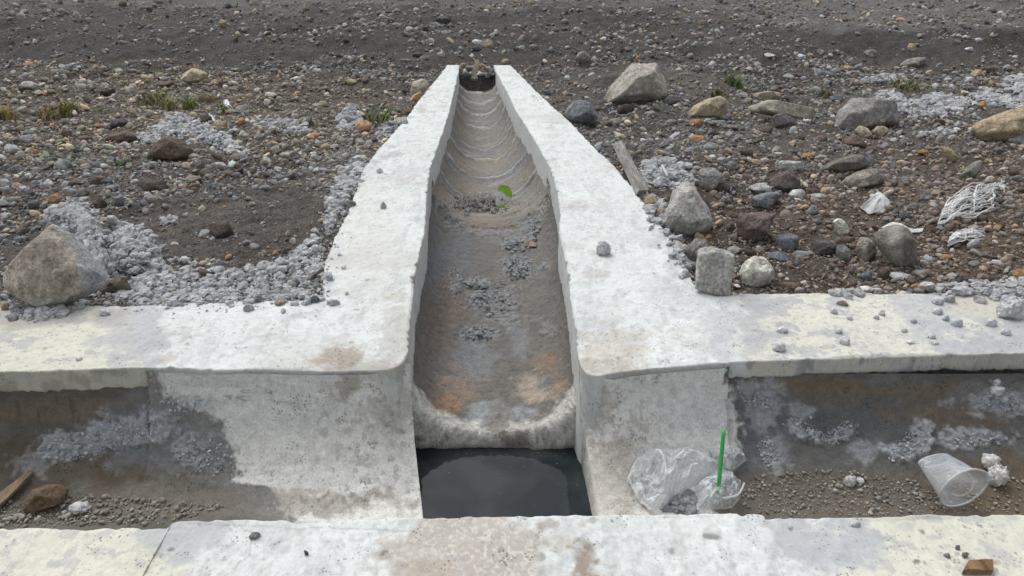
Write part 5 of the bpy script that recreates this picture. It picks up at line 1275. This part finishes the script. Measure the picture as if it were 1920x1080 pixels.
tw = [hit(x, y)[0] + np.array([0, 0, .012]) for (x, y) in [(568,538),(580,530),(592,520),(606,512)]]
multi('twig', [tube(tw, [.004, .005, .006, .006], 8)], M_WOOD, None, (.22, .20, .18), 'short bent grey twig in the mortar strip beside the left coping', 'twig')

# ------------------------------------------------------------------ white frayed fibres
def strands(name, starts, ends, n_, label, seed, wob=.012, rad=.0022, lift=.006, col=(.62, .64, .64)):
    r = np.random.default_rng(seed); parts = []
    S_ = [hit(*p)[0] for p in starts]; E_ = [hit(*p)[0] for p in ends]
    for k in range(n_):
        u_ = r.random() * (len(S_) - 1); i = int(u_); a = S_[i] + (S_[min(i + 1, len(S_) - 1)] - S_[i]) * (u_ - i)
        v_ = u_ / max(1, len(S_) - 1) * (len(E_) - 1); v_ = min(max(v_ + r.normal(0, .12), 0), len(E_) - 1.001); j = int(v_); b_ = E_[j] + (E_[min(j + 1, len(E_) - 1)] - E_[j]) * (v_ - j)
        t_ = np.linspace(0, 1, 26)[:, None] * r.uniform(.75, 1.05); m_ = a + (b_ - a) * t_
        w_ = np.stack([fbm(np.concatenate([t_ * 3, t_ * 0 + k * .11, t_ * 0 + q], 1), 3, seed + q) for q in range(3)], -1) * wob * np.sin(np.clip(t_, 0, 1) * math.pi) ** .5
        m_ = m_ + w_; m_[:, 2] = ground_h(m_[:, 0], m_[:, 1]) + lift + np.abs(w_[:, 2]) * 1.2 + r.uniform(0, .012)
        parts.append(tube(m_, rad * r.uniform(.5, 1.6) * (1 - .6 * t_[:, 0] ** 3), 6))
    multi(name, parts, M_CLOTH, None, col, label, 'fibre rag')
strands('frayed_rag', [(1775,385),(1765,400),(1756,428)], [(1868,346),(1872,368),(1874,402)], 46, 'large frayed bundle of white fibres lying on the right soil', 41, wob=.03, rad=.0019, col=(.8, .81, .80))
strands('frayed_rag', [(1868,350),(1874,354)], [(1880,335),(1884,366)], 12, 'short white fibre tail above the large frayed bundle', 42, rad=.0018, col=(.8, .81, .8))
strands('frayed_rag', [(1780,452),(1776,466)], [(1842,437),(1846,456)], 26, 'smaller frayed white fibre bundle below the large one', 43, wob=.02, col=(.8, .81, .80))
def sheet(name, poly, label, seed, dome=.03, mat=None, parent=None, crump=.012, cat='rag', col=(.6, .62, .62), freq=18, base=.004, nth=120, nr=44, film=False):
    poly = np.array(poly, float); cen = poly.mean(0); th = np.linspace(0, 2 * math.pi, nth + 1); R = []
    for a in th:
        dx, dy = math.cos(a), math.sin(a); best = 1
        for i in range(len(poly)):
            p1 = poly[i] - cen; e = poly[(i + 1) % len(poly)] - poly[i]; den = dx * e[1] - dy * e[0]
            if abs(den) < 1e-9: continue
            t_ = (p1[0] * e[1] - p1[1] * e[0]) / den; u_ = (p1[0] * dy - p1[1] * dx) / den
            if t_ > 0 and -1e-6 <= u_ <= 1 + 1e-6: best = max(best, t_)
        R.append(best)
    G = np.zeros((nr, nth + 1, 3)); c0, n0 = hit(*cen)
    for j in range(nth):
        e_, _ = hit(cen[0] + R[j] * math.cos(th[j]), cen[1] + R[j] * math.sin(th[j]))
        for i in range(nr): G[i, j] = c0 + (e_ - c0) * (i / (nr - 1))
    G[:, nth] = G[:, 0]; fr = np.linspace(0, 1, nr)[:, None]
    ridg = lambda p, s_: 1 - 2 * np.abs(fbm(p, 3, s_))
    warp = G + .02 * np.stack([fbm(G * 12, 2, seed + 1), fbm(G * 12, 2, seed + 2), fbm(G * 12, 2, seed + 3)], -1)
    hgt = dome * (1 - fr ** 3) + crump * (ridg(warp * freq * np.array([1, .6, 1]), seed) * .6 + ridg(warp * freq * 2.6, seed + 5) * .22) * (1 - .6 * fr ** 6)
    nrm = (n0 + np.array([0, -.2, 1.])); nrm /= np.linalg.norm(nrm)
    G = G + nrm * (base + np.clip(hgt, 0, 1))[..., None]
    G[:, nth] = G[:, 0]
    if film:
        W_ = warp * freq * np.array([1, .6, 1]); cr_ = sstep(.10, .0, np.abs(fbm(W_, 3, seed))) + .7 * sstep(.07, .0, np.abs(fbm(warp * freq * 2.6, 3, seed + 5))) + sstep(.93, .985, fr) * .6
        return G, np.ones(G.shape[:2] + (3,)) * np.clip(cr_ * (.6 + .5 * fbm(G * 25, 3, seed + 9)), 0, 1)[..., None], c0
    return G, np.array(col) * np.ones(G.shape[:2] + (1,)) * (1 + .1 * fbm(G * 60, 3, seed))[..., None], c0
G, c_, c0 = sheet('rag', [(1640,447),(1648,430),(1672,418),(1690,421),(1705,430),(1732,428),(1728,437),(1700,438),(1680,428),(1660,438)], '', 44, dome=.004, crump=.008)
o = grid_obj('rag', G, M_CLOTH, None, c_, loc=tuple(c0)); tag(o, 'white fibre rag draped over the smooth dark boulder', 'rag')
G, c_, c0 = sheet('rag', [(1610,392),(1625,382),(1636,370),(1648,375),(1668,392),(1655,400),(1628,404)], '', 45, dome=.045, crump=.014)
o = grid_obj('plastic_scrap', G, M_CLOTH, None, c_, loc=tuple(c0)); tag(o, 'crumpled white plastic scrap on the soil right of the shard', 'plastic scrap')

# ------------------------------------------------------------------ litter
# clear plastic bag with straw, on the plastered face
bag = tag(empty('plastic_bag', tuple(hit(1265, 940)[0])), 'crumpled clear plastic bag in the channel beside the pit', 'plastic bag')
for k, (poly, dm, cr, fq) in enumerate([([(1175,903),(1188,868),(1215,848),(1270,844),(1310,850),(1345,872),(1335,898),(1300,915),(1265,935),(1240,957),(1218,962),(1192,938)], .038, .034, 15),
     ([(1305,962),(1303,915),(1330,896),(1362,892),(1388,903),(1386,940),(1370,958),(1340,960)], .034, .026, 20),
     ([(1328,842),(1345,836),(1380,838),(1399,866),(1370,886),(1340,876)], .020, .020, 20)]):
    G, c_, c0 = sheet('film', poly, '', 460 + 7 * k, dome=dm, crump=cr, freq=fq, base=.006, nth=300, nr=130, film=True)
    grid_obj('film', G, M_FILM, bag, c_, loc=tuple(c0))
hd = [hit(x, y)[0] + np.array([0, -.01, .03 + .004 * i % 2]) for i, (x, y) in enumerate([(1318,912),(1328,935),(1345,950),(1362,952),(1378,948),(1388,930)])]
multi('handle', [tube(catmull(np.array(hd), np.linspace(0, 5, 30)), .0028, 8)], M_FILM, bag, (.25, .25, .25))
a = hit(1343, 940)[0] + np.array([0, -.005, .012]); dirw = None
# straw leans from the bag up towards the wall
top = rays(1357, 806) * ((a[1] * CP - (a[2] - CAMH) * SP) - .01) + np.array([0, 0, CAMH])
ax = (top - a); Ls = np.linalg.norm(ax); tpts = [a + ax * t_ for t_ in np.linspace(0, 1, 12)]
v1, f1 = tube(tpts, .0048, 16); v2, f2_ = tube(tpts, .0040, 16)
f1 = f1[:-2]; f2_ = [q[::-1] for q in f2_[:-2]]; n1 = len(v1); rimf = [[11*16 + j, 11*16 + (j+1) % 16, n1 + 11*16 + (j+1) % 16, n1 + 11*16 + j] for j in range(16)]
vv = np.concatenate([v1, v2]); ff_ = f1 + [[i + n1 for i in q] for q in f2_] + rimf
multi('drinking_straw', [(vv, ff_)], M_STRAW, None, (.05, .4, .08), 'bright green drinking straw standing in the plastic bag', 'straw')
spill([(1240,958),(1262,935),(1300,925),(1306,962)], 110, 9, 'grey mortar crumbs in front of the plastic bag', 571, height=.02, col=(.36, .375, .39), name='mortar_crumbs')
spill([(1330,850),(1370,848),(1375,875),(1345,872)], 16, 8, 'pale mortar crumbs under the upper corner of the plastic bag', 572, height=.005, name='mortar_crumbs')

# dented clear cup lying with its mouth towards the camera
cup = tag(empty('plastic_cup', tuple(hit(1790, 930)[0])), 'dented clear plastic cup lying on the right channel bed', 'plastic cup')
dC = hit(1800, 925)[0]; dep = (dC[1] * CP - (dC[2] - CAMH) * SP) - .082
mouth = rays(1808, 915) * dep + np.array([0, 0, CAMH]); basec = rays(1752, 862) * (dep + .085) + np.array([0, 0, CAMH])
sc_ = FPX / dep; r1, r0 = 50 / sc_, 33 / sc_
ax = mouth - basec; ax_n = ax / np.linalg.norm(ax); e1 = np.cross(ax_n, [0, 0, 1.]); e1 /= np.linalg.norm(e1); e2 = np.cross(ax_n, e1)
m_, n_ = 60, 96; G = np.zeros((m_, n_ + 1, 3)); th = np.linspace(0, 2 * math.pi, n_ + 1)
for i in range(m_):
    t_ = i / (m_ - 1); R_ = r0 + (r1 - r0) * t_
    dent = 1 - .30 * np.exp(-((th - 2.2) / .5) ** 2) * math.exp(-((t_ - .55) / .25) ** 2) - .26 * np.exp(-((th - 4.2) / .35) ** 2) * math.exp(-((t_ - .7) / .2) ** 2) - .12 * np.exp(-((th - 1.0) / .25) ** 2) * math.exp(-((t_ - .3) / .3) ** 2)
    dent = dent * (1 + .02 * fbm(np.stack([np.cos(th) * 3, np.sin(th) * 3, th * 0 + t_ * 4], -1), 3, 820))
    ring = .006 * math.exp(-((t_ - .12) / .02) ** 2) + .006 * math.exp(-((t_ - .2) / .02) ** 2)
    G[i] = basec + ax * t_ + (e1 * np.cos(th)[:, None] * (1.12 - .12 * t_) + e2 * np.sin(th)[:, None] * (.45 + .47 * t_)) * (R_ * dent - ring * .3)[:, None]
G[:, n_] = G[:, 0]
cm_ = np.zeros((m_, n_ + 1)); tt_ = np.linspace(0, 1, m_)[:, None]
for (a_, b_, w_) in [(2.2, .55, .5), (4.2, .7, .35), (1.0, .3, .25)]:
    e_ = np.abs(np.hypot((th[None] - a_) / w_ / 1.5, (tt_ - b_) / .3) - 1); cm_ = np.maximum(cm_, .7 * sstep(.12, .0, e_))
cm_ = np.maximum(cm_, .6 * np.exp(-((tt_ - .12) / .012) ** 2)); cm_ = np.maximum(cm_, .6 * np.exp(-((tt_ - .2) / .012) ** 2)); cm_ = np.maximum(cm_ * (.5 + .5 * fbm(G * 30, 3, 821)), sstep(.08, .0, tt_) * .5 + .20)
grid_obj('cup_wall', G, M_CUP, cup, np.ones((m_, n_ + 1, 3)) * np.clip(cm_, 0, 1)[..., None])
B_ = np.stack([basec + (G[0] - basec) * f_ for f_ in np.linspace(0, 1, 8)]); grid_obj('cup_base', B_ + ax_n * .003, M_CUP, cup, np.ones(B_.shape) * .3)
multi('rim', [tube(np.concatenate([G[-1][:-1], G[-1][:2]]), .0024, 8)], M_CUP, cup, (.5, .5, .5))
# cup scraps in the left gravel
G, c_, c0 = sheet('scrap', [(417,190),(428,187),(438,207),(425,209)], '', 480, dome=.02, crump=.003); o = grid_obj('plastic_scrap', G, M_CUP, None, c_, loc=tuple(c0)); tag(o, 'translucent plastic scrap standing beside the grey stone', 'plastic scrap')
G, c_, c0 = sheet('scrap', [(383,222),(392,215),(403,222),(404,230),(395,226)], '', 481, dome=.02, crump=.003); o = grid_obj('plastic_scrap', G, M_CUP, None, c_, loc=tuple(c0)); tag(o, 'curved translucent plastic scrap on the mortar ridge', 'plastic scrap')
tp = [hit(554, 251)[0] + np.array([0, 0, .012]), hit(581, 247)[0] + np.array([0, 0, .012])]
multi('plastic_stick', [tube([tp[0] + (tp[1] - tp[0]) * t_ for t_ in np.linspace(0, 1, 6)], .005, 8)], M_CLOTH, None, (.7, .72, .75), 'short white plastic stick in the gravel left of the branch', 'plastic stick')
tp = [hit(1240, 330)[0] + np.array([0, 0, .05]), hit(1250, 352)[0] + np.array([0, 0, .05])]
multi('plastic_stick', [tube([tp[0] + (tp[1] - tp[0]) * t_ for t_ in np.linspace(0, 1, 6)], .006, 8)], M_CLOTH, None, (.55, .56, .56), 'short white stick on the rubble beside the big pale boulder', 'plastic stick')
# green and white wrapper
wp, _ = hit(944, 397); wp = wp + np.array([0, -.02, .024]); s = ppm(wp) / 1.25
gu = np.linspace(0, 1, 30); gv_ = np.linspace(-1, 1, 16); G = np.zeros((30, 16, 3))
for i, u_ in enumerate(gu):
    for j, v_ in enumerate(gv_):
        wd_ = (7 + 9 * math.sin(u_ * 3.0)) / s
        G[i, j] = wp + np.array([(-5 + 12 * (1 - u_) ** 2 * 0 + 6 * math.sin(u_ * 2.2)) / s + v_ * wd_ * .8, -.008 + .012 * u_ + .006 * v_ * math.sin(u_ * 4), .006 + 34 / s * u_ + .008 * abs(v_) * (1 - u_)])
G = G + .003 * fbm(G * 60, 3, 830)[..., None]
uu, vv_ = np.meshgrid(gu, gv_, indexing='ij'); c_ = np.zeros((30, 16, 3)) + np.array([.40, .68, .08])
wm = sstep(.66, .56, uu + .25 * vv_) * sstep(.10, .18, uu - .08 * vv_); c_ = mixc(c_, (.85, .88, .9), wm)
c_ = mixc(c_, (.05, .16, .42), wm * sstep(.35, .1, np.abs(uu - .36) * 3 + np.abs(vv_ + .1))); c_ = mixc(c_, (.5, .08, .06), wm * sstep(.22, .1, np.abs(uu - .30) * 4 + np.abs(vv_ - .35)))
c_ = mixc(c_, (.03, .09, .03), .8 * sstep(.08, .0, 1 - np.abs(vv_)) * (uu < .5))
o = grid_obj('wrapper', G, M_LEAF, None, c_, loc=tuple(wp)); tag(o, 'crumpled lime green and white wrapper in the trough', 'wrapper')
# rubble closing the far end of the trough
for i, (x, y, w_, h_, col) in enumerate([(868,127,16,12,'tan'),(882,132,20,12,'grey-brown'),(903,128,22,13,'tan'),(919,133,16,11,'pale grey'),(874,139,14,9,'grey'),(914,143,14,9,'grey'),(948,117,16,10,'tan'),(899,139,12,7,'white')]):
    lab = ['tan stone at the far end of the trough, leftmost', 'grey-brown stone left of the stick at the trough end', 'tan stone behind the stick at the trough end', 'pale stone at the far end of the trough, rightmost', 'small grey stone in the trough end, left of the stick', 'small grey stone in the trough end, right of the stick', 'tan stone just behind the far end of the right coping', 'small white bit beside the stick at the trough end'][i]
    make_stone('stone', x, y, w_, h_, col, 5200 + i, label=lab, cat='stone', bury=.3)
# dust and specks floating on the water
r = np.random.default_rng(66); n_ = 160; pos = np.stack([r.uniform(-.17, .17, n_), r.uniform(1.05, 1.58, n_), np.full(n_, -.2945)], -1)
edge_pull = r.random(n_) < .5; pos[edge_pull, 1] = 1.56 - r.exponential(.02, edge_pull.sum())
v, f_, c_ = pebble_mesh('d', pos, r.uniform(.0005, .0016, n_), 1, 67); o = mesh_obj('floating_debris', v, f_, np.full(len(f_), 3), M_PEB, None, c_ * .4 + .12, True); tag(o, 'fine specks of dust floating on the water in the pit', 'debris', kind='stuff')
